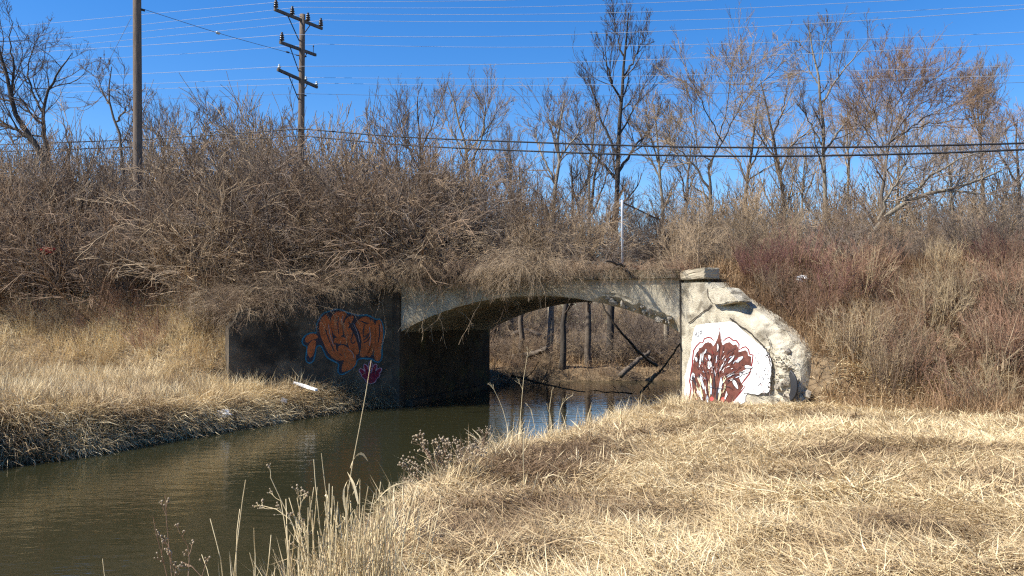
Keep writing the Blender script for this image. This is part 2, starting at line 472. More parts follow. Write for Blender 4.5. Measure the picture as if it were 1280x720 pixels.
def box_mesh(name, corners8, bevel=0.02, cuts=0, noise=0.0, seed=0, smooth=False):
    bm = bmesh.new()
    vsx = [bm.verts.new(c) for c in corners8]
    for f in ((0, 3, 2, 1), (4, 5, 6, 7), (0, 1, 5, 4), (1, 2, 6, 5), (2, 3, 7, 6), (3, 0, 4, 7)):
        bm.faces.new([vsx[i] for i in f])
    if bevel: bmesh.ops.bevel(bm, geom=bm.edges[:], offset=bevel, segments=2, affect='EDGES', profile=0.6)
    if cuts: bmesh.ops.subdivide_edges(bm, edges=bm.edges[:], cuts=cuts, use_grid_fill=True)
    if noise:
        r_ = random.Random(seed)
        for v in bm.verts: v.co += Vector((r_.uniform(-1, 1), r_.uniform(-1, 1), r_.uniform(-1, 1))) * noise
    bmesh.ops.recalc_face_normals(bm, faces=bm.faces[:])
    me = bpy.data.meshes.new(name); bm.to_mesh(me); bm.free()
    for p in me.polygons: p.use_smooth = smooth
    return me
def st_box(name, s0, s1, t0, t1, z0, z1, **kw):
    c = [P3(s, t, z)[0] for z in (z0, z1) for s, t in ((s0, t0), (s1, t0), (s1, t1), (s0, t1))]
    return box_mesh(name, c, **kw)
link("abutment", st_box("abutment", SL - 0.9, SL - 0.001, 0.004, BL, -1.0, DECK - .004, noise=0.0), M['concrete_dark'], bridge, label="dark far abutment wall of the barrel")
link("abutment", st_box("abutment_b", SR + 0.001, SR + 0.9, 0.02, BL, -1.0, DECK - .004), M['concrete'], bridge)
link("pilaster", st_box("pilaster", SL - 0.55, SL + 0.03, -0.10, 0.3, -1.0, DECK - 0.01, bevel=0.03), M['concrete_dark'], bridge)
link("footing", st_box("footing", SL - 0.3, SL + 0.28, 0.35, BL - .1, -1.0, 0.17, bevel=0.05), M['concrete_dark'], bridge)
# coping in cast lengths
cuts_s = [SL - 0.6, -1.45, 0.75, 2.9, SR + 0.02]
for k in range(4):
    link("coping", st_box("coping", cuts_s[k] + 0.006, cuts_s[k + 1] - 0.006, -0.09, 0.42, DECK - .002, 4.075 - 0.012 * (k % 2), bevel=0.03, cuts=6, noise=0.011, seed=k), M['coping'], bridge)
link("deck_soil", st_box("deck_soil", SL - 0.5, SR + 0.5, 0.43, BL, DECK + .002, TOP, bevel=0.0), M['ground'], bridge)
# the wing walls
CL = xy(SL - 0.14, -0.02); CR = xy(SR + 0.05, -0.06)
aL = math.radians(162.5 + 45); dL = np.array([math.cos(aL), math.sin(aL)]); nL = np.array([-dL[1], dL[0]]);
if np.dot(nL, -CL) < 0: nL = -nL
aR = math.radians(-17.5 - 45); dR = np.array([math.cos(aR), math.sin(aR)]); nR = np.array([dR[1], -dR[0]])
if np.dot(nR, -CR) < 0: nR = -nR
def on_wall(px, py, C, n, off=0.0):
    """where the sight line meets the wall plane"""
    d = ray(px, py)
    k = (np.dot(C - EYE[:2], n) + off) / np.dot(d[:2], n)
    return EYE + d * k
def wall_uz(px, py, C, d, n):
    p = on_wall(px, py, C, n)
    return float(np.dot(p[:2] - C, d)), float(p[2])
def wing(name, C, d, n, L, top, zb, thick, mat, disp, chamfer=None, nu=70, nv=44, **kw):
    u = np.linspace(0, L, nu); zt = np.interp(u, [a for a, b in top], [b for a, b in top])
    rows = []
    for k in range(nv + 1):
        v = k / nv
        z = zb + (zt - zb) * v
        off = disp(u, z, v, zt)
        p = C[None] + u[:, None] * d + off[:, None] * n
        rows.append(np.c_[p, z])
    ztb = zt + 0.02
    pb = C[None] + u[:, None] * d - thick * n
    rows.append(np.c_[pb, ztb]); rows.append(np.c_[pb, np.full(nu, zb)])
    V, Fq = prism_sheet(rows)
    # end caps
    idx = np.arange(nu * len(rows)).reshape(len(rows), nu)
    def capf(c):
        ring = idx[:, c]; return ring
    caps = []
    for c, flip in ((0, 0), (nu - 1, 1)):
        ring = list(idx[:, c]);
        f = []
        # strip between front column and the back edge
        for k in range(nv):
            vb = k / nv
            f.append((ring[k], ring[k + 1], ring[nv + 1] if k >= nv // 2 else ring[nv + 2]))
        f.append((ring[nv // 2], ring[nv + 1], ring[nv + 2]))
        caps += f
    return link(name, mesh_np(name, [(V, [Fq, np.array(caps)])], smooth=False), mat, bridge, **kw)
# right wing: outline read off the photograph, on its own plane
topR = [wall_uz(px, py, CR, dR, nR) for px, py in ((859, 353), (884, 353), (890, 362), (921, 379), (950, 399), (972, 419), (986, 434), (993, 446), (996, 462), (997, 478))]
topR[0] = (0.0, topR[0][1])
LR = topR[-1][0]
def dispR(u, z, v, zt):
    er = sstep(0.62, 0.9, u / LR)                      # the far end is broken
    n1 = fbm(u * 3.0, z * 3.0, 21, 4) - .47; n2 = fbm(u * 9, z * 9, 51, 3) - .45
    nq = np.floor(n1 * 9) / 9 + .25 * (n1 - np.floor(n1 * 9) / 9)
    off = 0.02 * n1 + er * (0.34 * nq + 0.13 * n2) - er * 0.08
    band = sstep(0.36, 0.0, zt - z) * sstep(0.9, 1.2, u)         # weathered sloping top
    off = off - 0.30 * band
    return off
wingR = wing("wing_wall", CR, dR, nR, LR, topR, -0.3, 0.75, M['concrete_pale'], dispR, nu=110, nv=70, label="pale sunlit wing wall with broken end and white painted patch")
zlc = 3.84
topL = [(0, DECK), (0.8, DECK - .05), (3.2, 3.2), (4.5, 2.93), (4.7, 2.86), (4.8, 2.6), (4.95, 2.42)]
def dispL(u, z, v, zt): return 0.025 * (fbm(u * 2.5, z * 2.5, 77, 3) - .45)
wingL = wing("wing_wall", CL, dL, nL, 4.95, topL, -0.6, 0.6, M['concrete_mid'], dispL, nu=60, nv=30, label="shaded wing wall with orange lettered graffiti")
def wallbox(name, C, d, n, u0, u1, o0, o1, zlo, zhi, mat, parent, **kw):
    pts = []
    for z in (zlo, zhi):
        for u, o in ((u0, o1), (u1, o1), (u1, o0), (u0, o0)):
            zz = z if not isinstance(z, tuple) else (z[0] if u == u0 else z[1])
            p = C + d * u + n * o
            pts.append((p[0], p[1], zz))
    return link(name, box_mesh(name, pts, **kw), mat, parent)
# cap block over the corner and the broken slab
u0, z0 = wall_uz(846, 352, CR, dR, nR); u1, z1 = wall_uz(886, 338, CR, dR, nR)
wallbox("cap_block", CR, dR, nR, -0.22, u1 - .14, -0.5, 0.03, 3.755, (4.0, 4.05), M['concrete'], bridge, bevel=0.04, cuts=4, noise=0.012)
def wall_slab(name, pix, C, n, off, thick, mat, parent, noise=0.015):
    bm = bmesh.new()
    fr = [bm.verts.new(on_wall(px, py, C, n, off)) for px, py in pix]
    f = bm.faces.new(fr)
    r_ = bmesh.ops.extrude_face_region(bm, geom=[f])
    for e in r_['geom']:
        if isinstance(e, bmesh.types.BMVert): e.co -= Vector((n[0], n[1], 0)) * thick
    bmesh.ops.recalc_face_normals(bm, faces=bm.faces[:])
    bmesh.ops.bevel(bm, geom=bm.edges[:], offset=0.03, segments=2, affect='EDGES')
    bmesh.ops.triangulate(bm, faces=bm.faces[:])
    bmesh.ops.subdivide_edges(bm, edges=[e for e in bm.edges if e.calc_length() > .15], cuts=2, use_grid_fill=False)
    rr = random.Random(3)
    for v in bm.verts: v.co += Vector((rr.uniform(-1, 1), rr.uniform(-1, 1), rr.uniform(-1, 1))) * noise
    me = bpy.data.meshes.new(name); bm.to_mesh(me); bm.free()
    return link(name, me, mat, parent)
wall_slab("broken_slab", [(885, 364), (889, 360), (905, 359), (913, 366), (924, 377), (908, 379), (897, 382), (890, 379), (885, 372)], CR, nR, 0.16, 0.5, M['concrete_pale'], bridge)
# rubble in the broken arch edge and at the broken end of the wing
def rock(r, seed, flat=0.8):
    bm = bmesh.new(); bmesh.ops.create_icosphere(bm, subdivisions=1, radius=r)
    rr = random.Random(seed); ax = [rr.uniform(.7, 1.25) for _ in range(3)]
    ph = [rr.uniform(0, 6) for _ in range(6)]
    for v in bm.verts:
        c = v.co / r
        k = 1 + .3 * math.sin(3 * c.x + ph[0]) * math.cos(3 * c.y + ph[1]) + .16 * math.sin(5 * c.z + ph[2]) + rr.uniform(-.22, .22)
        v.co = Vector((c.x * ax[0], c.y * ax[1], c.z * ax[2] * flat)) * r * k
    me = bpy.data.meshes.new("rubble_stone"); bm.to_mesh(me); bm.free(); return me
rocks = [rock(0.1, k) for k in range(6)]
for m_ in rocks: m_.materials.append(M['rubble'])
for k in range(60):
    s_ = rng.uniform(2.5, 4.8); zz = float(arch_z(s_)) + rng.uniform(.04, .3)
    o = bpy.data.objects.new("rubble_stone", rocks[k % 6]); col.objects.link(o); o.parent = bridge
    p = P3(s_, rng.uniform(0.06, .22), zz)[0]
    o.location = Vector(p) - bridge.location
    o.rotation_euler = rng.uniform(0, 6, 3); sc_ = rng.uniform(.25, 1.0) ** 1.4 * 1.1; o.scale = (sc_,) * 3
for k in range(26):
    u_ = rng.uniform(LR * .78, LR * 1.03); zz = rng.uniform(.75, np.interp(u_, [a for a, b in topR], [b for a, b in topR]) - .15) if u_ < LR else rng.uniform(.7, 1.3)
    o = bpy.data.objects.new("rubble_stone", rocks[k % 6]); col.objects.link(o); o.parent = bridge
    p = CR + dR * u_ + nR * rng.uniform(-.28, -.02)
    o.location = Vector((*p, zz)) - bridge.location
    o.rotation_euler = rng.uniform(0, 6, 3); sc_ = rng.uniform(.5, 1.5); o.scale = (sc_,) * 3

# ---- graffiti: flat paint laid on the wing walls, traced on the wall planes
class Paint:
    def __init__(self, C, n, ox, oy, k, base=0.012):
        self.C, self.n, self.ox, self.oy, self.k, self.base = C, n, ox, oy, k, base
        self.V = []; self.Fc = []; self.mi = []; self.mats = []
    def poly(self, pts, mat, layer=0):
        if mat not in self.mats: self.mats.append(mat)
        i0 = len(self.V)
        for x, y in pts:
            self.V.append(tuple(on_wall(self.ox + x / self.k, self.oy + y / self.k, self.C, self.n, self.base + 0.003 * layer)))
        self.Fc.append(tuple(range(i0, len(self.V)))); self.mi.append(self.mats.index(mat))
    def ell(self, cx, cy, a, b, rot, mat, layer, n=16, tip=0.0):
        c, s = math.cos(R(rot)), math.sin(R(rot)); pts = []
        for j in range(n):
            th = 2 * math.pi * j / n
            x = a * math.cos(th) * (1 + tip * math.cos(th)); y = b * math.sin(th) * (1 - tip * .5 * math.cos(th))
            pts.append((cx + x * c - y * s, cy + x * s + y * c))
        self.poly(pts, mat, layer)
    def stroke(self, pts, w, mat, layer):
        p = np.array(pts, float)
        t = nrm(np.gradient(p, axis=0)); q = np.c_[-t[:, 1], t[:, 0]] * w / 2
        q[-1] *= .3
        self.poly([tuple(a) for a in p + q] + [tuple(a) for a in (p - q)[::-1]], mat, layer)
    def build(self, name, parent, **kw):
        me = bpy.data.meshes.new(name); me.from_pydata(self.V, [], self.Fc)
        for m_ in self.mats: me.materials.append(M[m_])
        me.polygons.foreach_set("material_index", self.mi); me.update()
        o = bpy.data.objects.new(name, me); col.objects.link(o)
        o.parent = parent
        o.matrix_parent_inverse = Matrix.Translation(-bridge.location) if False else Matrix.Identity(4)
        return tag(o, **kw)
def grow_poly(pts, d):
    p = np.array(pts, float)
    area = 0.5 * np.sum(p[:, 0] * np.roll(p[:, 1], -1) - np.roll(p[:, 0], -1) * p[:, 1])
    e = nrm(np.roll(p, -1, axis=0) - p); nn = np.c_[e[:, 1], -e[:, 0]] * (1 if area > 0 else -1)
    m = nrm(nn + np.roll(nn, 1, axis=0))
    return [tuple(a) for a in p + m * d]
def soft_poly(pts, it=1):
    p = np.array(pts, float)
    for _ in range(it):
        q = np.roll(p, -1, axis=0)
        p = np.stack([.75 * p + .25 * q, .25 * p + .75 * q], 1).reshape(-1, 2)
    return [tuple(a) for a in p]
PW = Paint(CR, nR, 840, 400, 6.54, base=0.02)
wp = [(170, 130), (188, 45), (240, 36), (300, 25), (420, 20), (480, 10), (520, 30), (560, 70), (640, 135), (700, 190), (770, 240), (800, 300), (812, 340), (818, 420), (800, 470), (805, 520), (790, 600), (740, 590), (700, 615), (650, 600), (600, 605), (600, 690), (420, 700), (200, 700), (130, 690), (95, 600), (112, 520), (100, 460), (118, 420), (125, 360), (150, 300), (158, 200)]
PW.poly(soft_poly(wp), 'p_white', 0)
red = [(130, 680), (150, 560), (138, 500), (148, 440), (158, 380), (163, 320), (170, 250), (195, 210), (225, 180), (248, 182), (260, 150), (295, 136), (325, 143), (338, 165), (334, 75), (350, 165), (388, 60), (406, 165), (427, 75), (418, 172), (440, 145), (470, 136), (500, 160), (528, 163), (553, 195), (550, 240), (575, 220), (605, 213), (632, 240), (637, 275), (667, 283), (662, 340), (650, 400), (640, 440), (600, 490), (560, 540), (605, 535), (560, 600), (480, 690), (130, 700)]
PW.poly(red, 'p_red', 1)
PW.poly(grow_poly(red, -12), 'p_white', 2)
brown = [(140, 690), (170, 600), (160, 500), (160, 430), (172, 360), (185, 300), (200, 268), (216, 250), (222, 228), (244, 222), (256, 204), (270, 188), (296, 180), (322, 190), (338, 214), (350, 196), (372, 150), (388, 88), (402, 170), (414, 206), (428, 196), (444, 186), (472, 180), (490, 196), (502, 206), (524, 198), (540, 222), (545, 262), (572, 254), (600, 246), (618, 262), (622, 290), (648, 300), (644, 370), (610, 400), (566, 420), (548, 470), (566, 515), (585, 540), (540, 610), (470, 690), (330, 690), (250, 690)]
PW.poly(brown, 'p_brown', 3)
drops = [(542, 326, 36, 15, -34), (616, 384, 30, 13, 6), (468, 452, 34, 8, -14), (514, 520, 40, 13, 62), (196, 322, 8, 20, -10), (230, 330, 6, 58, 8), (250, 300, 4, 40, 6), (302, 308, 13, 20, 0), (303, 366, 17, 34, 0), (372, 225, 6, 30, 0), (484, 322, 6, 40, 38), (166, 462, 15, 30, 14), (558, 440, 8, 18, 0), (270, 258, 5, 22, 24), (362, 320, 4, 18, 0), (240, 505, 8, 40, -28), (600, 428, 34, 9, -20), (400, 392, 6, 34, 25)]
for cx, cy, a, b_, ro in drops:
    PW.ell(cx, cy, a + 5, b_ + 5, ro, 'p_black', 4, tip=.25)
    PW.ell(cx + 1, cy - 1, a, b_, ro, 'p_white', 5, tip=.25)
    if min(a, b_) > 10: PW.ell(cx + 2, cy + 3, a * .55, b_ * .5, ro, 'p_blue', 6, tip=.15)
rr = random.Random(21)
for k in range(26):
    x0_ = rr.uniform(165, 470); a0_ = (x0_ - 325) / 260
    y0_ = rr.uniform(430, 600); l_ = rr.uniform(50, 130); w_ = rr.uniform(5, 13)
    x1_ = x0_ - a0_ * l_ * .55
    PW.poly([(x0_ - w_ * .2, y0_), (x0_ + w_ * .9, y0_ + l_ * .35), (x1_ + w_ * .4, y0_ + l_), (x1_ - w_ * .4, y0_ + l_), (x0_ - w_, y0_ + l_ * .3)], ('p_cream', 'p_white', 'p_cream', 'p_black', 'p_blue', 'p_cream')[k % 6], 7 + k % 3)
for pts in ([(270, 440), (290, 520), (285, 640)], [(345, 480), (350, 560), (330, 660)], [(430, 540), (470, 545), (495, 570)], [(300, 545), (380, 560), (440, 565)], [(440, 500), (500, 480), (540, 500), (555, 540)], [(340, 300), (330, 380), (345, 460)], [(385, 200), (380, 300), (370, 380), (400, 400)], [(500, 260), (440, 340), (400, 400)], [(560, 380), (500, 430), (440, 470)], [(260, 280), (290, 260), (330, 290)], [(205, 260), (215, 350), (250, 420)], [(420, 210), (410, 280), (390, 330)], [(520, 225), (480, 250), (450, 262)]):
    PW.stroke(resample(np.c_[np.array(pts, float), np.zeros(len(pts))], 8)[:, :2], 4.5, 'p_black', 11)
for k in range(150):
    th_ = rr.uniform(-2.75, -.4); rd_ = rr.uniform(110, 330); l_ = rr.uniform(10, 42)
    cx_, cy_ = 370 + rd_ * math.cos(th_) * .85, 560 + rd_ * math.sin(th_)
    if not (165 < cx_ < 645 and 190 < cy_ < 660): continue
    ta = th_ + rr.uniform(-.5, .5)
    PW.stroke([(cx_ + math.cos(ta) * l_ * q_ + 3 * math.sin(q_ * 3), cy_ + math.sin(ta) * l_ * q_) for q_ in (-.5, -.2, .1, .5)], rr.uniform(2, 6), rr.choice(['p_black', 'p_black', 'p_white', 'p_red', 'p_mauve', 'p_blue', 'p_brown']), 10)
for cx, cy in ((205, 660), (326, 645), (416, 650)): PW.ell(cx, cy, 14, 18, 0, 'p_scarlet', 12)
rr = random.Random(11)
for k in range(46):
    x, y = rr.uniform(668, 800), rr.uniform(262, 600)
    a = rr.choice([1.5, 1.6, .9, 2.3, 1.4]); l = rr.uniform(12, 46)
    pts = [(x + math.cos(a + rr.uniform(-.3, .3)) * l * j / 4 + rr.uniform(-4, 4), y + math.sin(a) * l * j / 4) for j in range(5)]
    PW.stroke(pts, rr.uniform(1.5, 4.5), rr.choice(['p_black', 'p_mauve', 'p_mauve']), 2)
for pts in ([(186, 132), (192, 118), (196, 112)], [(203, 98), (198, 115), (204, 134), (216, 134), (220, 112), (212, 96), (203, 98)], [(222, 100), (232, 92), (242, 84), (238, 100), (232, 130)], [(228, 112), (246, 108)]):
    PW.stroke(pts, 4, 'p_black', 2)
gw = PW.build("graffiti", wingR, label="brown plume shaped graffiti outlined in red on a white patch")

PO = Paint(CL, nL, 370, 375, 6.54, base=0.02)
letters = [
    [(78, 338), (84, 300), (130, 275), (168, 288), (178, 308), (150, 316), (120, 324), (98, 346)],
    [(105, 455), (94, 412), (110, 360), (140, 330), (160, 335), (155, 380), (140, 440), (122, 470)],
    [(192, 200), (214, 150), (240, 118), (262, 150), (280, 190), (285, 260), (300, 330), (330, 400), (352, 450), (385, 470), (388, 492), (340, 490), (290, 460), (250, 400), (225, 340), (200, 280)],
    [(290, 150), (310, 115), (350, 98), (412, 104), (405, 130), (382, 160), (375, 220), (377, 300), (330, 300), (302, 260), (290, 200)],
    [(300, 325), (340, 307), (400, 310), (417, 330), (412, 362), (380, 352), (340, 350), (310, 348)],
    [(345, 385), (380, 368), (420, 395), (470, 420), (487, 460), (487, 520), (455, 560), (400, 582), (375, 582), (385, 530), (397, 500), (385, 450), (345, 420)],
    [(395, 180), (430, 140), (472, 130), (458, 170), (425, 210), (445, 240), (482, 300), (502, 370), (512, 430), (492, 448), (462, 415), (432, 380), (422, 320), (392, 260)],
    [(484, 200), (512, 166), (560, 138), (600, 150), (612, 210), (618, 280), (615, 370), (600, 430), (562, 462), (524, 460), (534, 420), (542, 330), (522, 250)],
    [(612, 150), (642, 200), (652, 280), (642, 360), (622, 430), (602, 466), (580, 450), (604, 400), (626, 340), (626, 260)],
    [(650, 212), (665, 170), (690, 168), (706, 230), (706, 310), (687, 380), (692, 440), (682, 492), (650, 492), (640, 440), (647, 380), (662, 330), (652, 270)]]
halo = [(40, 330), (75, 280), (130, 258), (165, 268), (158, 210), (183, 150), (222, 100), (270, 86), (320, 68), (382, 74), (422, 100), (470, 108), (512, 124), (570, 112), (622, 132), (652, 152), (692, 150), (718, 200), (726, 270), (718, 330), (708, 400), (712, 460), (694, 510), (650, 516), (615, 486), (585, 488), (540, 482), (505, 494), (494, 542), (440, 582), (390, 616), (342, 610), (336, 560), (346, 525), (306, 506), (246, 474), (222, 420), (198, 372), (170, 388), (164, 450), (142, 514), (98, 524), (70, 490), (82, 420), (86, 382), (56, 376)]
PO.poly(soft_poly(halo), 'p_teal', 0)
PO.poly(soft_poly(grow_poly(halo, -13)), 'p_black', 1)
for p in letters: PO.poly(grow_poly(soft_poly(p), 5), 'p_orange', 2)
for pts in ([(295, 280), (320, 300), (300, 330), (310, 350)], [(310, 360), (340, 352), (330, 400), (345, 420)], [(470, 250), (460, 300), (440, 340), (470, 370), (485, 330)], [(560, 200), (545, 280), (560, 320), (600, 260)], [(550, 330), (590, 300), (600, 270)], [(555, 350), (590, 330), (605, 300)], [(530, 170), (570, 190), (595, 190)], [(430, 180), (445, 200), (430, 240)], [(240, 240), (270, 330), (320, 430)], [(350, 130), (340, 200), (350, 280)], [(680, 200), (685, 280), (670, 360)]):
    PO.stroke(resample(np.c_[np.array(pts, float), np.zeros(len(pts))], 8)[:, :2], 9, 'p_black', 3)
for pts in ([(265, 200), (278, 290), (310, 380)], [(470, 190), (505, 270), (522, 350)], [(600, 220), (610, 300), (600, 380)], [(690, 190), (697, 260)], [(425, 400), (465, 430), (475, 480)], [(385, 130), (370, 180)]):
    PO.stroke(resample(np.c_[np.array(pts, float), np.zeros(len(pts))], 8)[:, :2], 5, 'p_mauve', 4)
PO.build("graffiti", wingL, label="orange bubble lettering with black outline and teal halo")
PH = Paint(CL, nL, 370, 375, 6.54, base=0.02)
hand = [(610, 640, 46, 40, 0), (540, 585, 14, 26, -50), (572, 556, 13, 30, -22), (608, 540, 13, 34, 0), (643, 555, 13, 30, 20), (675, 580, 14, 28, 48), (560, 620, 16, 30, -50), (658, 620, 16, 30, 50), (585, 600, 16, 30, -15), (632, 600, 16, 30, 15)]
for cx, cy, a, b_, ro in hand: PH.ell(cx, cy, a + 7, b_ + 7, ro, 'p_pink', 0)
for cx, cy, a, b_, ro in hand: PH.ell(cx, cy, a, b_, ro, 'p_crimson', 1 if a < 40 else 2)
PH.build("hand_graffiti", wingL, label="small crimson hand print graffiti with pink outline")
# cracks and the flaked edge of the render coat
PC = Paint(CR, nR, 0, 0, 1.0, base=0.026)
def jag(pts, n=14, a=0.5):
    p = resample(np.c_[np.array(pts, float), np.zeros(len(pts))], n)[:, :2]
    return p + rng.normal(0, a, p.shape)
for pts, w in (([(860, 404), (870, 397), (882, 388), (891, 381)], 1.3), ([(884, 360), (885, 370), (890, 379)], 1.2), ([(912, 398), (925, 407), (938, 416), (950, 428), (958, 438)], 1.6), ([(958, 438), (964, 460), (966, 485)], 0.9), ([(957, 418), (963, 430), (962, 455)], 0.7), ([(930, 492), (950, 494), (966, 490)], .8)):
    PC.stroke(jag(pts), w, 'crack', 0)
rr = random.Random(5)
for k in range(70):
    x = rr.uniform(955, 992); y = rr.uniform(425 + max(0, x - 960) * .6, 495)
    PC.ell(x, y, rr.uniform(.5, 1.7), rr.uniform(.4, 1.1), rr.uniform(0, 90), 'crack', 1, n=6)
PC.mats = ['crack']
PC.build("crack", wingR, kind="stuff")
# dark strip in the corner, standing in for the vertical shadow there
wallbox("corner_shade_strip", CR, dR, nR, -0.09, -0.015, -0.2, 0.004, 0.4, DECK + .02, M['crack'], bridge, bevel=0)

# ------------------------------------------------------------------ branching growth
def sprout(PP, RR, K, f0, f1, a0, a1, Lr, n, wander, up, rr_, rmin, taper=0.35, absL=None, fshrink=0.5):
    N, n0, _ = PP.shape
    Mn = N * K
    par = np.repeat(np.arange(N), K)
    f = rng.uniform(f0, f1, Mn)
    g = f * (n0 - 1); i = np.minimum(g.astype(int), n0 - 2); w = (g - i)[:, None]
    pos = PP[par, i] * (1 - w) + PP[par, i + 1] * w
    rad = RR[par, i] * (1 - w[:, 0]) + RR[par, i + 1] * w[:, 0]
    tan = nrm(PP[par, i + 1] - PP[par, i])
    v = rng.normal(size=(Mn, 3)); perp = nrm(v - (v * tan).sum(-1, keepdims=True) * tan)
    ang = rng.uniform(a0, a1, Mn)[:, None]
    d = np.cos(ang) * tan + np.sin(ang) * perp
    plen = np.linalg.norm(np.diff(PP, axis=1), axis=-1).sum(1)[par]
    L = (absL if absL is not None else plen * Lr) * rng.uniform(.55, 1.25, Mn) * (1 - fshrink * (f - f0) / max(f1 - f0, 1e-6))
    pts = np.empty((Mn, n, 3)); pts[:, 0] = pos
    step = (L / (n - 1))[:, None]
    for k in range(1, n):
        d = nrm(d + rng.normal(0, wander, (Mn, 3)) + np.array([0, 0, up]))
        pts[:, k] = pts[:, k - 1] + d * step
    r0 = np.maximum(rad * rr_, rmin)
    R2 = r0[:, None] * np.linspace(1, taper, n)[None]
    R2 = np.maximum(R2, rmin * 0.8)
    return pts, R2

def tree(name, label, D, limbs, r, mats, k1=7, l1=2.2, k2=6, k3=6, up=0.10, ang=(0.5, 1.1), group="bare trees behind the embankment", wander=0.13, tip=0.0062, base=True, cat="tree", rel2=.52, rel3=.55):
    first = limbs[0]
    P = []
    for li, lim in enumerate(limbs):
        pts = []
        dep = 0.0
        drift = rng.uniform(-1, 1) * 1.6 if li else 0
        tot = len(lim)
        for j, q in enumerate(lim):
            pts.append(at(q[0], q[1], D + drift * j / max(1, tot - 1)))
        if li == 0 and base:
            b0 = pts[0]; gz = G(b0[0], b0[1])
            pts = [np.array([b0[0], b0[1], gz - .25])] + ([b0] if b0[2] > gz + .4 else []) + pts[1:]
        P.append(resample(pts, 14, 0.035))
    base_loc = P[0][0].copy()
    root = empty(name, tuple(base_loc), label=label, category=cat, group=group)
    PP = np.stack(P)
    RRs = []
    for li, p in enumerate(P):
        rs = r
        if li:
            prev = np.concatenate(P[:li]); pr = np.concatenate(RRs)
            rs = min(r * .6, .72 * pr[np.argmin(((prev - p[0]) ** 2).sum(1))])
        RRs.append(rs * np.linspace(1, 0, 14) ** .8 * .85 + max(rs * .15, .012))
    RR = np.stack(RRs)
    RR[0, 0] *= 1.35
    me = mesh_np("trunk", [tubes(PP, RR, 8)])
    link("trunk", me, M[mats[0]], root)
    sub = PP[:, 3:] if False else PP
    f_start = 0.32
    A, Ar = sprout(PP, RR, k1 + 2, .22, 1.0, ang[0], ang[1], 0, 8, wander, up, .5, .013, absL=l1 * 1.55, fshrink=.55)
    B, Br = sprout(A, Ar, k2 + 1, 0.12, 1.0, .35, .85, rel2, 6, wander * .8, up * .9, .6, .0085)
    Cc, Cr = sprout(B, Br, k3 + 1, 0.1, 1.0, .3, .8, rel3, 3, wander * .9, up * .9, .65, tip)
    link("crown", mesh_np("crown", [tubes(A, Ar, 4), tubes(B, Br, 3), tubes(Cc, Cr, 3)]), M[mats[1]], root)
    return root

T = {}
T['a'] = tree("bare_tree", "large dark crooked bare tree with forked trunk at the picture's left edge", 42,
    [[(66, 250), (60, 205), (52, 186), (38, 172), (22, 150), (12, 112), (2, 72), (-4, 40)], [(60, 205), (56, 165), (53, 140), (62, 108), (76, 84), (92, 66)], [(38, 172), (14, 160), (-8, 148)], [(53, 140), (38, 112), (33, 84), (44, 50)], [(22, 150), (14, 128), (18, 90), (10, 50), (16, 28)]], .24, ('bark_dark', 'twig_dark'), k1=9, l1=2.4, up=.05, wander=.22)
T['b'] = tree("bare_tree", "thin crooked bare tree standing just behind the plain pole", 38,
    [[(152, 260), (152, 185), (146, 152), (138, 132), (131, 108), (140, 84)], [(146, 152), (156, 138), (168, 118)], [(138, 132), (128, 118), (124, 100)]], .12, ('bark', 'twig_grey'), k1=6, l1=1.6, k2=5, wander=.22)
T['c'] = tree("bare_tree", "low bushy bare tree midway between the two utility poles", 46,
    [[(246, 260), (243, 205), (240, 172), (238, 152)], [(243, 205), (222, 172), (215, 158)], [(243, 205), (262, 170), (285, 152)], [(243, 190), (256, 160), (262, 148)]], .14, ('bark', 'twig_grey'), k1=7, l1=2.0)
T['d'] = tree("bare_tree", "low bare tree just before the crossarm pole", 47,
    [[(318, 260), (320, 210), (318, 185), (310, 165)], [(320, 210), (335, 180), (342, 165)], [(320, 210), (300, 185), (292, 170)]], .12, ('bark', 'twig_grey'), k1=7, l1=1.8)
T['e'] = tree("bare_tree", "rounded grey bare tree with upswept twigs, nearer the crossarm pole", 50,
    [[(532, 270), (529, 222), (526, 186), (522, 150), (520, 122)], [(529, 222), (512, 188), (500, 160), (496, 136)], [(526, 186), (540, 160), (546, 134)], [(526, 200), (510, 176), (508, 140)]], .15, ('bark', 'twig_grey'), k1=9, l1=2.0, up=.16, ang=(.35, .85))
T['f'] = tree("bare_tree", "twin stemmed bare tree rising above the thicket over the arch", 48,
    [[(588, 270), (587, 225), (584, 190), (574, 155), (564, 118), (560, 104)], [(587, 215), (600, 180), (606, 150), (608, 108)], [(584, 190), (610, 160), (626, 132)], [(584, 190), (566, 170), (556, 140)]], .16, ('bark_pale', 'twig_tan'), k1=9, l1=2.0, up=.15, ang=(.35, .85))
T['g'] = tree("bare_tree", "spreading bare tree between the twin stemmed and the tall straight tree", 41,
    [[(687, 455), (688, 395), (690, 300), (694, 230), (698, 190), (700, 150), (706, 126)], [(694, 230), (676, 190), (668, 160)], [(698, 200), (720, 170), (734, 148)], [(698, 190), (690, 160), (684, 140)]], .17, ('bark_pale', 'twig_grey'), k1=8, l1=1.9, ang=(.4, 1.0))
T['h'] = tree("bare_tree", "tallest slender straight bare tree rising above the fence post", 43,
    [[(762, 452), (768, 300), (771, 240), (774, 170), (777, 110), (782, 60), (786, 18)], [(773, 200), (752, 150), (735, 100)], [(774, 170), (796, 130), (812, 88)], [(776, 130), (762, 95), (752, 60)], [(778, 100), (796, 70), (805, 45)], [(780, 70), (772, 45), (768, 30)], [(773, 215), (800, 175), (822, 150)], [(772, 225), (740, 190), (722, 170)]], .19, ('bark_dark', 'twig_dark'), k1=8, l1=1.8, up=.16, ang=(.4, .95))
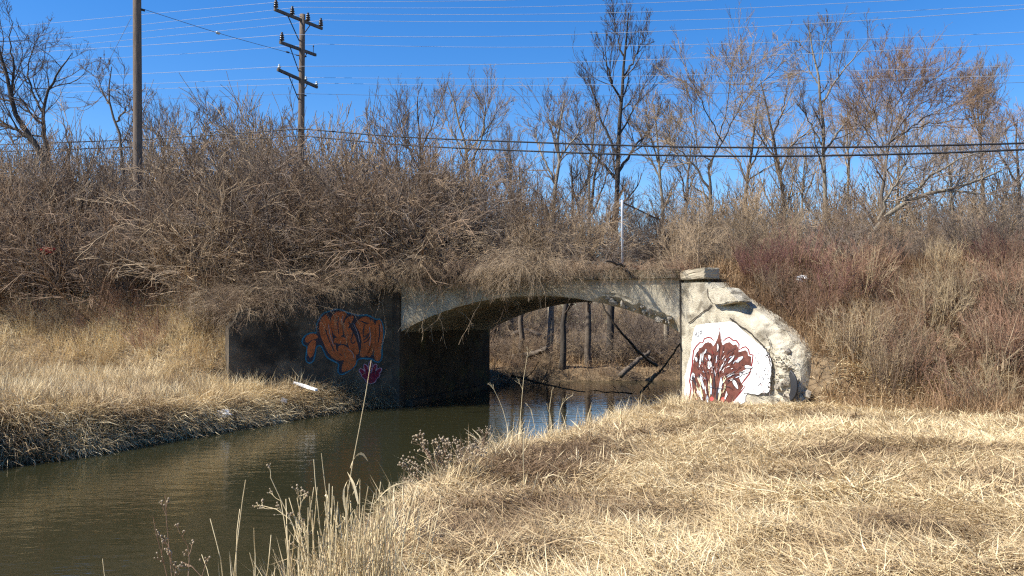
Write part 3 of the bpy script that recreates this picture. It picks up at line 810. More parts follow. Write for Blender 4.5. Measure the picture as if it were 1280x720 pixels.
T['i'] = tree("bare_tree", "wide forked bare tree with heavy limbs, beside the tall tree's bushy neighbour", 40,
    [[(892, 345), (890, 290), (888, 240), (885, 208)], [(885, 208), (903, 178), (922, 140), (944, 108), (972, 88)], [(886, 212), (896, 180), (908, 140), (914, 100), (918, 70)], [(903, 178), (888, 150), (872, 116), (860, 92)], [(888, 240), (866, 205), (848, 184), (832, 178)], [(888, 200), (872, 190), (868, 150), (858, 130)], [(922, 140), (930, 110), (926, 78)]], .24, ('bark', 'twig_tan'), k1=11, l1=2.3, up=.07, ang=(.45, 1.2))
T['j'] = tree("bare_tree", "pale upright bare tree with white upper limbs left of the domed tree", 48,
    [[(1034, 345), (1032, 250), (1029, 170), (1026, 120), (1020, 75), (1010, 32)], [(1027, 128), (1045, 100), (1068, 72), (1088, 48)], [(1026, 110), (1010, 85), (1000, 60)], [(1030, 190), (1052, 160), (1070, 132)], [(1030, 185), (1010, 150), (998, 130)], [(1022, 85), (1032, 55), (1036, 30)]], .18, ('bark_pale', 'twig_grey'), k1=7, l1=1.8, up=.14)
T['k'] = tree("bare_tree", "broad domed bare tree with dense reddish twigs near the right edge", 44,
    [[(1098, 345), (1102, 260), (1106, 205), (1110, 180)], [(1110, 180), (1138, 160), (1172, 153), (1205, 148), (1226, 142)], [(1108, 190), (1125, 145), (1150, 110), (1178, 92)], [(1108, 190), (1108, 140), (1118, 100), (1122, 76)], [(1107, 195), (1094, 150), (1086, 110), (1088, 84)], [(1110, 180), (1140, 138), (1172, 118), (1204, 112)], [(1108, 185), (1120, 130), (1142, 92), (1150, 76)], [(1107, 195), (1080, 160), (1064, 128)], [(1110, 180), (1150, 150), (1190, 132), (1218, 126)]], .24, ('bark', 'twig_warm'), k1=12, l1=2.3, k2=7, k3=8, up=.07, ang=(.4, 1.2))
T['l'] = tree("bare_tree", "bare tree with arching limbs behind the wide forked tree", 52,
    [[(985, 345), (980, 250), (975, 205), (966, 170), (956, 125), (950, 100)], [(976, 212), (990, 180), (1012, 162), (1030, 150)], [(975, 205), (955, 180), (938, 150)], [(966, 170), (978, 140), (984, 105)]], .2, ('bark', 'twig_tan'), k1=10, l1=2.4, up=.07, ang=(.45, 1.2))
T['m'] = tree("leaning_tree", "long low limbed tree leaning toward the right edge below the black cables", 38,
    [[(1072, 345), (1080, 300), (1098, 275), (1128, 252), (1170, 238), (1215, 228), (1254, 214)], [(1128, 252), (1160, 222), (1200, 198), (1240, 188)], [(1098, 275), (1112, 240), (1140, 205)], [(1170, 238), (1210, 240), (1250, 245)], [(1215, 228), (1240, 206), (1262, 196)]], .2, ('bark_pale', 'twig_grey'), k1=9, l1=1.8, up=.08)
T['n'] = tree("bare_tree", "bare tree cut off by the picture's right edge", 46,
    [[(1276, 345), (1274, 260), (1272, 215), (1270, 180), (1272, 150)], [(1273, 230), (1250, 195), (1240, 170)], [(1273, 225), (1295, 190), (1310, 150)], [(1272, 205), (1258, 180), (1256, 155)]], .17, ('bark', 'twig_warm'), k1=11, l1=2.2, up=.08, ang=(.4, 1.2))
T['o'] = tree("bare_tree", "bushy tan twigged tree filling the gap right of the tall straight tree", 47,
    [[(832, 345), (828, 250), (824, 205), (820, 165), (818, 132)], [(826, 225), (806, 185), (796, 155)], [(825, 215), (842, 180), (848, 150)], [(824, 205), (812, 170), (806, 140)]], .15, ('bark_pale', 'twig_tan'), k1=10, l1=1.8, up=.14)
T['p'] = tree("bare_tree", "small pale bare tree right below the broad domed crown", 50,
    [[(1196, 345), (1192, 270), (1188, 225), (1182, 190), (1180, 168)], [(1190, 250), (1214, 210), (1222, 180)], [(1190, 240), (1170, 205), (1166, 185)]], .14, ('bark_pale', 'twig_tan'), k1=9, l1=2.0)
T['q'] = tree("bare_tree", "bare trunk seen through the arch, right of centre of the opening", 40.4,
    [[(737, 447), (735, 400), (733, 330), (738, 260), (745, 210), (748, 180)], [(733, 300), (720, 250), (712, 215)], [(735, 280), (756, 230), (764, 195)]], .16, ('bark', 'twig_grey'), k1=7, l1=1.6)
T['r'] = tree("bare_tree", "dark leaning trunk seen through the arch beside the pale one", 39.5,
    [[(702, 456), (703, 420), (707, 380), (712, 320), (716, 260), (715, 205)], [(712, 300), (730, 250), (735, 222)]], .15, ('bark_dark', 'twig_dark'), k1=7, l1=1.6)
T['s'] = tree("bare_tree", "slim trunk at the far side of the arch opening nearest the dark abutment", 40.5,
    [[(648, 456), (652, 400), (655, 320), (652, 250), (648, 205)], [(655, 300), (640, 250), (630, 220)]], .14, ('bark', 'twig_grey'), k1=7, l1=1.6)

def copy_tree(src, px, D, sc, rz, label, group):
    X = (px - 640) / F * D
    r_ = src.copy(); col.objects.link(r_); r_.location = (X, D, G(X, D) - .2); r_.scale = (sc,) * 3; r_.rotation_euler = (0, 0, rz)
    r_["label"] = label; r_["group"] = group
    for ch in src.children:
        c = ch.copy(); col.objects.link(c); c.parent = r_
    return r_
GB = "bare trees behind the embankment"
for key, px, D, sc, rz, lab in (('l', 930, 60, 1.05, 2.1, "far bare tree showing between the limbs of the wide forked tree"), ('o', 1062, 58, 1.15, 1.2, "far bare tree between the pale upright and the domed tree"), ('i', 1160, 60, 1.05, 2.6, "far bare tree showing through the domed crown"), ('e', 1232, 56, 1.2, .8, "far bare tree between the domed tree and the right edge"),
                                ('f', 735, 60, 1.1, 2.0, "far bare tree just left of the tall straight tree"), ('l', 855, 62, .95, 4.0, "far bare tree beside the bushy tan twigged tree"), ('o', 1000, 55, .95, 3.3, "far bare tree left of the pale upright tree"), ('g', 455, 56, .85, 1.4, "far low bare tree nearer the rounded grey tree than the crossarm pole"), ('c', 200, 54, 1.1, 2.4, "far low bare tree close right of the plain pole"), ('e', 640, 58, .95, 5.0, "far bare tree right of the twin stemmed tree"), ('p', 1120, 52, 1.1, 3.0, "small far tree under the domed tree's crown"), ('b', 100, 50, 1.2, 1.0, "far thin tree between the dark crooked tree and the plain pole")):
    copy_tree(T[key], px, D, sc, rz, lab, GB)

# ------------------------------------------------------------------ shrubs
def shrub_mesh(name, stems, h, tilt, up, k2, k3, r, wander, spread, n=9, l2=.42, l3=.62, k4=0, a2=(.3, .95), fan=np.pi):
    az = rng.uniform(-fan, fan, stems); tl = rng.uniform(tilt[0], tilt[1], stems)
    d = np.stack([np.sin(tl) * np.cos(az), np.sin(tl) * np.sin(az), np.cos(tl)], -1)
    P = np.empty((stems, n, 3)); rad0 = spread * np.sqrt(rng.uniform(0, 1, stems))
    P[:, 0] = np.stack([rad0 * np.cos(az), rad0 * np.sin(az), np.full(stems, -.05)], -1)
    L = h * rng.uniform(.6, 1.1, stems)
    for k in range(1, n):
        d = nrm(d + rng.normal(0, wander, (stems, 3)) + np.array([0, 0, up * k / n]))
        P[:, k] = P[:, k - 1] + d * (L / (n - 1))[:, None]
    Rr = (r * np.clip(rng.lognormal(-.15, .45, stems), .45, 3.0))[:, None] * np.linspace(1, .3, n)[None]
    A, Ar = sprout(P, Rr, k2, .12, 1., a2[0], a2[1], l2, 5, wander, up * .5, .6, .0021)
    ch = [tubes(P, Rr, 4), tubes(A, Ar, 3)]
    B, Br = sprout(A, Ar, k3, .1, 1., .25, .9, l3, 3, wander * 1.2, up * .3, .7, .0018)
    ch.append(tubes(B, Br, 3))
    if k4:
        Cx, Cr = sprout(B, Br, k4, .2, 1., .35, 1.0, .5, 3, wander * 1.5, 0, .8, .003)
        ch.append(tubes(Cx, Cr, 3))
    return mesh_np(name, ch)
def shrub_set(name, mats, nvar, *a, **k):
    out = []
    for j in range(nvar):
        me = shrub_mesh(name, *a, **k); me.materials.append(M[mats[j % len(mats)]]); out.append(me)
    return out
SH = {}
SH['bramble'] = shrub_set("bramble", ['twig_brown', 'twig_tan', 'twig_grey'], 6, 30, 1.0, (.1, .9), -.14, 7, 4, .0052, .12, .24)
SH['upright'] = shrub_set("brush", ['twig_brown', 'twig_grey', 'twig_tan'], 5, 24, 1.0, (.02, .5), .02, 8, 5, .0048, .09, .2, a2=(.25, .8))
SH['droop'] = shrub_set("droop", ['twig_tan', 'twig_brown'], 4, 32, 1.35, (.3, 1.15), -.42, 7, 4, .0050, .13, .2)
SH['hang'] = shrub_set("hang", ['twig_tan', 'twig_brown'], 4, 26, 1.2, (.55, 1.25), -.5, 8, 5, .0042, .11, .12, fan=.95)
SH['grey'] = shrub_set("greybrush", ['twig_grey', 'twig_tan'], 4, 26, 1.0, (.02, .5), .03, 9, 7, .004, .09, .2, a2=(.25, .75))
SH['red'] = shrub_set("redstem", ['twig_red'], 2, 34, 1.0, (.1, .8), .06, 5, 4, .006, .05, .25, a2=(.2, .6))
SH['rust'] = shrub_set("weedstem", ['twig_rust', 'twig_tan', 'twig_rust', 'twig_brown', 'twig_straw'], 6, 40, 1.0, (.02, .55), .01, 5, 3, .0075, .07, .4, a2=(.2, .8))
def place(meshes, name, x, y, h, label, cat, group, wide=1.0, z=None, rz=None):
    me = meshes[rng.integers(len(meshes))]
    o = bpy.data.objects.new(name, me); col.objects.link(o)
    o.location = (x, y, (G(x, y) if z is None else z) - .03)
    o.rotation_euler = (rng.normal(0, .05), rng.normal(0, .05), rng.uniform(0, 6.28) if rz is None else rz + rng.normal(0, .25))
    o.scale = (h * wide, h * wide, h)
    return tag(o, label=label, cat=cat, group=group)
def place_top(kind, name, px, t, ytop, label, group, wide=1.0, frac=0.9):
    """stand a shrub at parameter t behind the bridge face on the sight line px, its top near picture height ytop"""
    u = (px - 640) / F
    # X = u*Y; t = X*sin + (Y-26)*cos
    Y = (t + 26 * math.cos(BA)) / (u * math.sin(BA) + math.cos(BA)); X = u * Y
    z0 = G(X, Y); zt = at(px, ytop, Y)[2]
    h = max((zt - z0) / frac, .5)
    return place(SH[kind], name, X, Y, h, label, "shrub", group, wide * min(1.0, 3.2 / h + .25))
def interp(x, pts): return float(np.interp(x, [p[0] for p in pts], [p[1] for p in pts]))
# left of the bridge, along the embankment top
for k in range(64):
    px = -60 + 380 * ((k + rng.uniform(0, 1)) / 64); t = rng.choice([-.6, .4, 1.6, 3.0, 4.6]) + rng.uniform(-.4, .4)
    yt = 205 + rng.uniform(-22, 40) + (30 if t < .2 else 0)
    if abs(px - 172) < 48 and t < 3.6: yt = rng.uniform(255, 300)
    place_top('upright' if rng.random() < .55 else 'bramble', "thicket_shrub", px, t, yt, "bare brown shrub of the thicket " + ("left of the plain pole" if px < 160 else "between the two utility poles") + (", front row" if t < 1 else ", back rows"), "thicket shrubs around the utility poles", 1.1)
for k in range(40):
    px = 300 + 210 * rng.uniform(0, 1); t = rng.uniform(-.5 if px < 380 else .35, 4.5)
    place_top('bramble' if rng.random() < .6 else 'upright', "thicket_shrub", px, t, 205 + rng.uniform(-18, 45) + (25 if t < .5 else 0), "bare shrub of the high tangle above the shaded wing wall" + (", crossarm pole side" if px < 405 else ", arch side"), "thicket shrubs above the shaded wing wall", 1.1)
# drooping over the left wing wall and the arch's near corner
for k in range(30):
    u_ = rng.uniform(-.3, 4.6); o_ = rng.uniform(-1.5, -.5)
    p = CL + dL * u_ + nL * o_
    place(SH['droop'], "bramble", p[0], p[1], rng.uniform(1.1, 1.8) * (.68 if u_ < 2.5 else 1), "arching tan bramble spilling over the shaded wing wall", "bramble", "brambles over the shaded wing wall", 1.0, z=max(G(*p), np.interp(u_, [a for a, b in topL], [b for a, b in topL]) - .15))
for k in range(22):
    s_ = rng.uniform(-4.2, 1.0) if k < 14 else rng.uniform(1.0, 4.8); t_ = rng.uniform(.02, .3)
    p = xy(s_, t_)
    place(SH['hang'], "bramble", p[0], p[1], rng.uniform(.9, 1.6) * (1 if k < 14 else .6) * (1.35 if 0 < s_ < 1.2 else 1), "arching bramble hanging over the coping " + ("toward the shaded wing wall" if k < 14 else "toward the pale wing wall"), "bramble", "brambles over the coping", 1.0, z=4.06, rz=math.atan2(-av[1], -av[0]))
# on the deck
for k in range(44):
    px = 490 + 390 * rng.uniform(0, 1); t = rng.uniform(.8, 7.5)
    if 770 < px < 850 and t < 5.0: t = rng.uniform(5.2, 8.0)
    yt = interp(px, [(490, 215), (600, 225), (700, 245), (880, 262)]) + rng.uniform(-25, 40)
    place_top('bramble' if rng.random() < .5 else 'upright', "thicket_shrub", px, t, yt, "bare brown shrub growing on top of the arch " + ("toward the shaded wing wall" if px < 620 else "left of the fence post" if px < 775 else "behind the chain link fence"), "thicket shrubs on top of the arch", 1.0)
for k in range(16):
    p = xy(rng.uniform(-3.5, 5.0), rng.uniform(.5, 1.0))
    place(SH['rust'], "weed_clump", p[0], p[1], rng.uniform(.3, .6), "low brown weed clump rooted along the coping", "weed", "weeds along the coping", 1.6, z=TOP)
# right, grey brush behind the slope
for k in range(40):
    px = 860 + 450 * ((k + rng.uniform(0, 1)) / 40); t = rng.uniform(.8, 8)
    yt = 284 + rng.uniform(-34, 30)
    place_top('grey' if rng.random() < .7 else 'upright', "thicket_shrub", px, t, yt, "grey bare shrub on the embankment top " + ("just past the pale wing wall" if px < 1010 else "below the domed tree" if px < 1170 else "toward the right edge"), "thicket shrubs past the pale wing wall", 1.05)
# rust coloured stems on the right slope
n_ = 0
while n_ < 95:
    s_ = rng.uniform(6.5, 17); t_ = rng.uniform(-4.6, .3)
    if s_ < 5.6 - t_ + .9: continue
    x, y = xy(s_, t_)
    if rng.random() < .35 * sstep(9, 6, s_) : continue
    h = rng.uniform(.75, 1.35) * (1.0 if t_ < -1 else .95)
    place(SH['rust'], "weed_clump", x, y, h, "rust brown weed clump " + ("high" if t_ > -1.6 else "midway" if t_ > -3.2 else "low") + (" on the slope near the pale wing wall" if s_ < 11 else " on the slope at the right edge"), "weed", "rust brown weeds on the slope", 1.0); n_ += 1
for k in range(5):
    p = CR + dR * rng.uniform(.9, 2.2) - nR * rng.uniform(.9, 1.8)
    place(SH['red'], "red_stemmed_shrub", p[0], p[1], rng.uniform(.7, 1.1), "dark red stemmed shrub leaning over the broken slab of the wing wall", "shrub", "red stemmed shrubs by the broken slab", 1.1)
for k in range(3):
    s_ = rng.uniform(8, 13); t_ = rng.uniform(-1.2, .3); x, y = xy(s_, t_)
    place(SH['red'], "red_stemmed_shrub", x, y, rng.uniform(1.1, 1.6), "reddish stemmed shrub at the top of the rusty slope", "shrub", "red stemmed shrubs on the slope", 1.0)
# weeds at the foot of the left thicket
for k in range(46):
    px = -40 + 330 * rng.uniform(0, 1); t = rng.uniform(-2.6, -.2)
    u = (px - 640) / F; Y = (t + 26 * math.cos(BA)) / (u * math.sin(BA) + math.cos(BA))
    place(SH['rust'], "weed_clump", u * Y, Y, rng.uniform(.6, 1.25), "brown weed clump at the foot of the thicket " + ("left of the plain pole" if px < 165 else "right of the plain pole"), "weed", "brown weeds below the left thicket", 1.2)
# far side: brush behind the embankment and on the far bank
for k in range(74):
    px = -80 + 1440 * ((k + rng.uniform(0, 1)) / 74); D = rng.uniform(42, 62)
    if 585 < px < 880: continue
    X = (px - 640) / F * D
    yt = 205 + rng.uniform(-22, 36) + (50 if px > 640 else 0)
    z0 = G(X, D); h = (at(px, yt, D)[2] - z0) / .9
    place(SH['grey'], "background_brush", X, D, h, "tall grey brush in the woods " + ("behind the poles" if px < 480 else "behind the arch" if px < 860 else "behind the rusty slope"), "shrub", "brush in the woods beyond", .75)
for k in range(74):
    px = 600 + 280 * rng.uniform(0, 1); D = rng.uniform(40, 50) if k < 46 else rng.uniform(52, 70); X = (px - 640) / F * D
    if float(river_dist(np.array([X]), np.array([D]))[0]) < .3: continue
    place(SH['bramble' if k < 30 else 'grey'], "far_bank_shrub", X, D, (rng.uniform(.7, 1.2) + (D - 40) * .07 if k < 46 else rng.uniform(1.5, 2.5)), "tangled shrub seen through the arch " + ("on the far bank" if k < 46 else "in the wood behind the far bank"), "shrub", "shrubs seen through the arch", 1.2)

for k in range(44):
    px = 585 + 300 * ((k + rng.uniform(0, 1)) / 44); D = rng.uniform(110, 165); X = (px - 640) / F * D
    place(SH['grey'], "distant_brush", X, D, rng.uniform(5.5, 8.0), "distant grey brush closing the view far beyond the arch", "shrub", "distant brush beyond the arch", .75)

# ------------------------------------------------------------------ grass
def blades(x, y, z, L, az, inc, bend, width, segs=2, tone=None):
    N = len(x)
    P = np.empty((N, segs + 1, 3)); P[:, 0] = np.stack([x, y, z], -1)
    cur = inc.copy()
    for k in range(1, segs + 1):
        d = np.stack([np.sin(cur) * np.cos(az), np.sin(cur) * np.sin(az), np.cos(cur)], -1)
        P[:, k] = P[:, k - 1] + d * (L / segs)[:, None]
        cur = cur + bend
    tw = az + np.pi / 2 + rng.normal(0, .5, N)
    side = np.stack([np.cos(tw), np.sin(tw), rng.normal(0, .35, N)], -1) * (width / 2)[:, None]
    nv = 2 * segs + 1
    V = np.empty((N, nv, 3))
    for k in range(segs):
        w = 1.0 - .25 * k / segs
        V[:, 2 * k] = P[:, k] - side * w; V[:, 2 * k + 1] = P[:, k] + side * w
    V[:, -1] = P[:, -1]
    b = (np.arange(N) * nv)[:, None]
    quads = np.concatenate([b + np.array([[2 * k, 2 * k + 1, 2 * k + 3, 2 * k + 2]]) for k in range(segs - 1)]) if segs > 1 else np.zeros((0, 4), int)
    tri = b + np.array([[2 * segs - 2, 2 * segs - 1, 2 * segs]])
    tn = np.repeat(np.clip(tone, 0, 1), nv)
    return (V.reshape(-1, 3), [quads, tri]), tn
def scatter(n, xr, yr, cond, ypow=1.0):
    X = np.empty(0); Y = np.empty(0)
    while len(X) < n:
        m = n * 2
        x = rng.uniform(*xr, m); y = yr[0] + (yr[1] - yr[0]) * rng.uniform(0, 1, m) ** ypow
        ok = cond(x, y)
        X = np.r_[X, x[ok]]; Y = np.r_[Y, y[ok]]
    return X[:n], Y[:n]
def mat_field(x, y, scale=.55):
    return 2 * np.pi * 1.5 * fbm(x * scale, y * scale, 61, 2)
def grass_obj(name, sets, mat, label):
    ch = [s[0] for s in sets]; tn = [s[1] for s in sets]
    o = link(name, mesh_np(name, ch, tone=tn, smooth=False), mat, label=label, category="grass", kind="stuff")
    return o
def patch_tone(x, y, base=.56, amp=1.1, sd=.2):
    return base + amp * (fbm(x * .8, y * .8, 91, 3) - .44) + 1.3 * np.minimum(fbm(x * .45 + 7, y * .45, 191, 3) - .38, 0) * 1.6 + rng.normal(0, sd, len(x))
def inview(x, y, m=1.15):
    return np.abs(x) < (640 / F) * y * m + 1.0
def right_bank(x, y):
    d = river_dist(x, y); s, t = st(x, y)
    return (d > 0.05) & (s > .6 - 8) & (x > -6) & ~((t > -.2) & (s < 5.5)) & inview(x, y) & ((s > 0.6) | (y < 25)) & (x > np.interp(y, [0, 4, 8, 14, 21, 25], [-3.2, -2.2, -1.7, -.7, 2.3, 4.4]) - .2)
sets = []
DARK_PATCHES = [(*at_z(px, py, .75)[:2], r_) for px, py, r_ in ((735, 578, .8), (690, 600, .7), (1020, 508, .9), (1075, 522, 1.0), (1140, 706, .35), (690, 655, .45), (655, 610, .35), (900, 560, .6), (1230, 640, .5), (560, 700, .3), (800, 690, .3), (1000, 640, .35))]  # round spots on the near bank where the straw tone is lowered
def dark_patch(x, y):
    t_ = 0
    for hx, hy, hr in DARK_PATCHES: t_ = t_ + np.exp(-((x - hx) ** 2 + (y - hy) ** 2) / hr ** 2)
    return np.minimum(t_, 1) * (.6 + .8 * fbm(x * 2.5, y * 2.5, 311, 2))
# matted straw
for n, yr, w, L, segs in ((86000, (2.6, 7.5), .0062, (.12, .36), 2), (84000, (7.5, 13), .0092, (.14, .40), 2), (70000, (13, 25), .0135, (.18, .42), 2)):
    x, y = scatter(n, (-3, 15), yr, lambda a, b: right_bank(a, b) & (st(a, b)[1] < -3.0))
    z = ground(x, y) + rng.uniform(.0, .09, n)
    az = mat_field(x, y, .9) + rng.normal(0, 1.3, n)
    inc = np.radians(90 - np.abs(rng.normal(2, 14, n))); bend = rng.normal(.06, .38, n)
    sets.append(blades(x, y, z, rng.uniform(*L, n), az, inc, bend, w * rng.uniform(.6, 1.4, n), segs, patch_tone(x, y) - .34 * np.exp(-((river_dist(x, y) - 1.5) / .9) ** 2) * sstep(5, 8, y) * sstep(17, 13, y) - .5 * dark_patch(x, y)))
# tufts standing out of the mat
def tufts(nc, cond, xr, yr, per, L, w, inc=(3, 50), segs=3, base=.6, rad=.08, ypow=1.0):
    cx, cy = scatter(nc, xr, yr, cond, ypow)
    x = np.repeat(cx, per) + rng.normal(0, rad, nc * per); y = np.repeat(cy, per) + rng.normal(0, rad, nc * per)
    sc = np.repeat(rng.uniform(.55, 1.2, nc), per)
    lean = np.repeat(rng.uniform(0, 2 * np.pi, nc), per)
    az = lean + rng.normal(0, 1.1, nc * per)
    ic = np.radians(rng.uniform(inc[0], inc[1], nc * per)); bd = np.abs(rng.normal(.2, .25, nc * per))
    tn = np.repeat(patch_tone(cx, cy, base, .6, .1), per) + rng.normal(0, .12, nc * per)
    return blades(x, y, ground(x, y) - .01, rng.uniform(L[0], L[1], nc * per) * sc, az, ic, bd, w * rng.uniform(.6, 1.3, nc * per), segs, tn)
flat = lambda a, b: right_bank(a, b) & (st(a, b)[1] < -2.6)
sets.append(tufts(300, flat, (-3, 12), (2.8, 9), 24, (.14, .38), .0066, inc=(35, 85), base=.72, rad=.13))
sets.append(tufts(600, flat, (-3, 15), (9, 24), 16, (.18, .42), .012, inc=(35, 85), base=.72, rad=.15))
edge = lambda a, b: right_bank(a, b) & (river_dist(a, b) < 1.0)
sets.append(tufts(260, edge, (-3, 5), (3.5, 24), 30, (.25, .6), .007, base=.6))
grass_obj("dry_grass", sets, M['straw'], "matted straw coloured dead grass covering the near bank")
# slope of the right embankment
slopeR = lambda a, b: (st(a, b)[0] > 5.3 - st(a, b)[1]) & (st(a, b)[1] > -6.2) & (st(a, b)[1] < 1.2) & inview(a, b)
sets = [tufts(1500, slopeR, (4, 18), (13, 27), 18, (.35, .8), .011, inc=(3, 60), segs=2, base=.48)]
x, y = scatter(16000, (4, 18), (13, 27), slopeR)
sets.append(blades(x, y, ground(x, y) + .02, rng.uniform(.2, .5, len(x)), mat_field(x, y) + rng.normal(0, .8, len(x)), np.radians(rng.uniform(30, 90, len(x))), rng.normal(.1, .3, len(x)), np.full(len(x), .011), 2, patch_tone(x, y, .5)))
grass_obj("slope_grass", sets, M['straw_brown'], "brown tufted grass on the embankment slope beside the pale wing wall")
# left bank
def left_bank(x, y):
    d = river_dist(x, y); s, t = st(x, y)
    return (d > .0) & (s < -3.2 + np.minimum(t, 0) * 1.0 + .0) & (t < 1.5) & inview(x, y) | ((d > 0) & (s < 0) & (t < 0) & inview(x, y) & (x < -3.5))
sets = []
x, y = scatter(66000, (-20, -3), (14, 33), left_bank)
n = len(x)
sets.append(blades(x, y, ground(x, y) + rng.uniform(-.02, .10, n), rng.uniform(.22, .55, n), mat_field(x, y) + rng.normal(0, .8, n), np.radians(rng.uniform(20, 90, n)), rng.normal(.12, .3, n), .011 * rng.uniform(.6, 1.4, n), 2, patch_tone(x, y, .56)))
sets.append(tufts(1700, left_bank, (-20, -3), (14, 33), 20, (.3, .75), .011, inc=(3, 45), segs=2, base=.55))
# overhanging lip
lip = lambda a, b: (river_dist(a, b) > .0) & (river_dist(a, b) < .75) & (st(a, b)[0] < 0) & (st(a, b)[1] < .2) & inview(a, b, 1.3)
x, y = scatter(15000, (-13, -3), (12, 28), lip); n = len(x)
e = 0.05
gxn = river_dist(x + e, y) - river_dist(x - e, y); gyn = river_dist(x, y + e) - river_dist(x, y - e)
az = np.arctan2(-gyn, -gxn) + rng.normal(0, .7, n)
sets.append(blades(x, y, ground(x, y), rng.uniform(.3, .8, n), az, np.radians(rng.uniform(25, 80, n)), rng.uniform(.25, .8, n), .011 * rng.uniform(.6, 1.4, n), 3, patch_tone(x, y, .42)))
grass_obj("dry_grass", sets, M['straw'], "dead straw grass on the far bank drooping over the creek edge")
# under the thickets and on the far bank
thr = lambda a, b: (river_dist(a, b) > .1) & (st(a, b)[1] > BL)
x, y = scatter(9000, (-4, 12), (35, 48), thr); n = len(x)
sets = [blades(x, y, ground(x, y), rng.uniform(.25, .7, n), rng.uniform(0, 6.28, n), np.radians(rng.uniform(10, 85, n)), rng.normal(.1, .3, n), np.full(n, .018), 2, patch_tone(x, y, .5))]
grass_obj("far_bank_grass", sets, M['straw_brown'], "brown dead grass on the bank seen through the arch")

# ------------------------------------------------------------------ utility poles and wires
def lathe(profile, sides=10):
    a = np.arange(sides) * 2 * np.pi / sides
    pr = np.array(profile, float)
    V = np.stack([pr[:, None, 0] * np.cos(a)[None], pr[:, None, 0] * np.sin(a)[None], np.repeat(pr[:, 1:2], sides, 1)], -1)
    idx = np.arange(len(pr) * sides).reshape(len(pr), sides); b = np.roll(idx, -1, 1)
    return V.reshape(-1, 3), np.stack([idx[:-1], b[:-1], b[1:], idx[1:]], -1).reshape(-1, 4)
INS = mesh_np("insulator", [lathe([(0, .34), (.04, .34), (.05, .30), (.035, .28), (.075, .24), (.08, .21), (.045, .20), (.09, .15), (.095, .12), (.05, .11), (.095, .06), (.1, .03), (.04, .02), (.02, 0), (.02, -.12)])])
INS.materials.append(M['insul_dark'])
ING = mesh_np("insulator_glass", [lathe([(0, .16), (.03, .16), (.04, .13), (.03, .10), (.06, .06), (.065, .02), (.02, .01), (.015, -.12)])])
ING.materials.append(M['insul_glass'])
PIN = mesh_np("pin", [lathe([(0, .30), (.012, .30), (.035, .26), (.012, .22), (.012, -.1)])]); PIN.materials.append(M['iron'])

def beam(a, b, w, h):
    a = np.array(a); b = np.array(b); d = nrm(b - a)
    side = nrm(np.cross(d, [0, 0, 1])); upv = np.cross(side, d)
    c = []
    for p in (a, b):
        for sx, sz in ((-1, -1), (1, -1), (1, 1), (-1, 1)):
            c.append(p + side * sx * w / 2 + upv * sz * h / 2)
    return box_mesh("beam", [c[0], c[1], c[2], c[3], c[4], c[5], c[6], c[7]], bevel=.008)
def pole_mesh(base, top, r0, r1, sides=14):
    P = resample([base, top], 12); Rr = np.linspace(r0, r1, 12)
    return mesh_np("pole", [tubes(P, Rr, sides, cap=True)])
DP = 40.0
ptop = at(378, 18, DP); pbase = np.array([at(376, 200, DP)[0], DP, G(at(376, 200, DP)[0], DP) - .3])
pole2 = empty("utility_pole", tuple(pbase), label="brown wooden utility pole carrying three tilted crossarms", category="utility pole")
link("pole", pole_mesh(pbase, ptop, .19, .125), M['wood_pole'], pole2)
ARMN = []
def crossarm(l, r_, ins, names):
    dl, dr = DP - 1.35, DP + 1.25
    off = np.array([-.45, -.27, 0]) * .55
    a = at(l[0], l[1], dl) + off; b = at(r_[0], r_[1], dr) + off
    b[2] = (a[2] + b[2]) / 2 + (b[2] - a[2]) / 2
    arm = link("crossarm", beam(a, b, .10, .13), M['wood_arm'], pole2)
    for f, me in ins:
        p = a + (b - a) * f
        o = bpy.data.objects.new("insulator", me); col.objects.link(o); o.parent = arm
        o.location = p + np.array([0, 0, .08]); o.scale = (1.15,) * 3
    # braces run down to the pole
    for f in (.27, .74):
        p = a + (b - a) * f; axis_ = pbase + (ptop - pbase) * ((p[2] - .95 - pbase[2]) / (ptop[2] - pbase[2]))
        link("brace", beam(p + np.array([0, 0, -.05]), axis_ + off * .5, .03, .045), M['iron'], arm)
    return a, b
crossarm((351, 13), (410, 37), [(.03, INS), (.36, INS), (.69, INS), (.97, INS)], None)
crossarm((358, 54), (402, 70), [(.05, INS), (.93, PIN)], None)
crossarm((355, 88), (404, 110), [(.04, ING), (.70, ING), (.98, ING)], None)
for zpx in (70, 100, 119):
    q = at(377, zpx, DP)
    link("bolt", mesh_np("bolt", [tubes([[q[0] - .22, q[1] - .15, q[2]], [q[0] + .2, q[1] + .1, q[2]]], [.03, .03], 6, cap=True)]), M['iron'], pole2)

D1 = 34.0
b1x = at(174, 300, D1); p1top = at(171, -70, D1)
p1base = np.array([b1x[0], D1, G(b1x[0], D1) - .3])
pole1 = empty("utility_pole", tuple(p1base), label="plain weathered utility pole without crossarms, its top out of the picture", category="utility pole")
link("pole", pole_mesh(p1base, p1top, .185, .15), M['wood_pole'], pole1)
q = at(175, 296, D1 - .2)
link("marker_plate", box_mesh("marker_plate", [(q[0] + sx * .09, q[1] + sy * .012, q[2] + sz * .16) for sz in (-1, 1) for sx, sy in ((-1, -1), (1, -1), (1, 1), (-1, 1))], bevel=.004), M['white_litter'], pole1)
link("guy_clamp", mesh_np("guy_clamp", [tubes([[p1top[0] * 0 + at(177, 11, D1)[0] - .12, D1, at(177, 11, D1)[2]], [at(180, 12, D1)[0], D1 + .1, at(180, 12, D1)[2]]], [.05, .05], 6, cap=True)]), M['iron'], pole1)

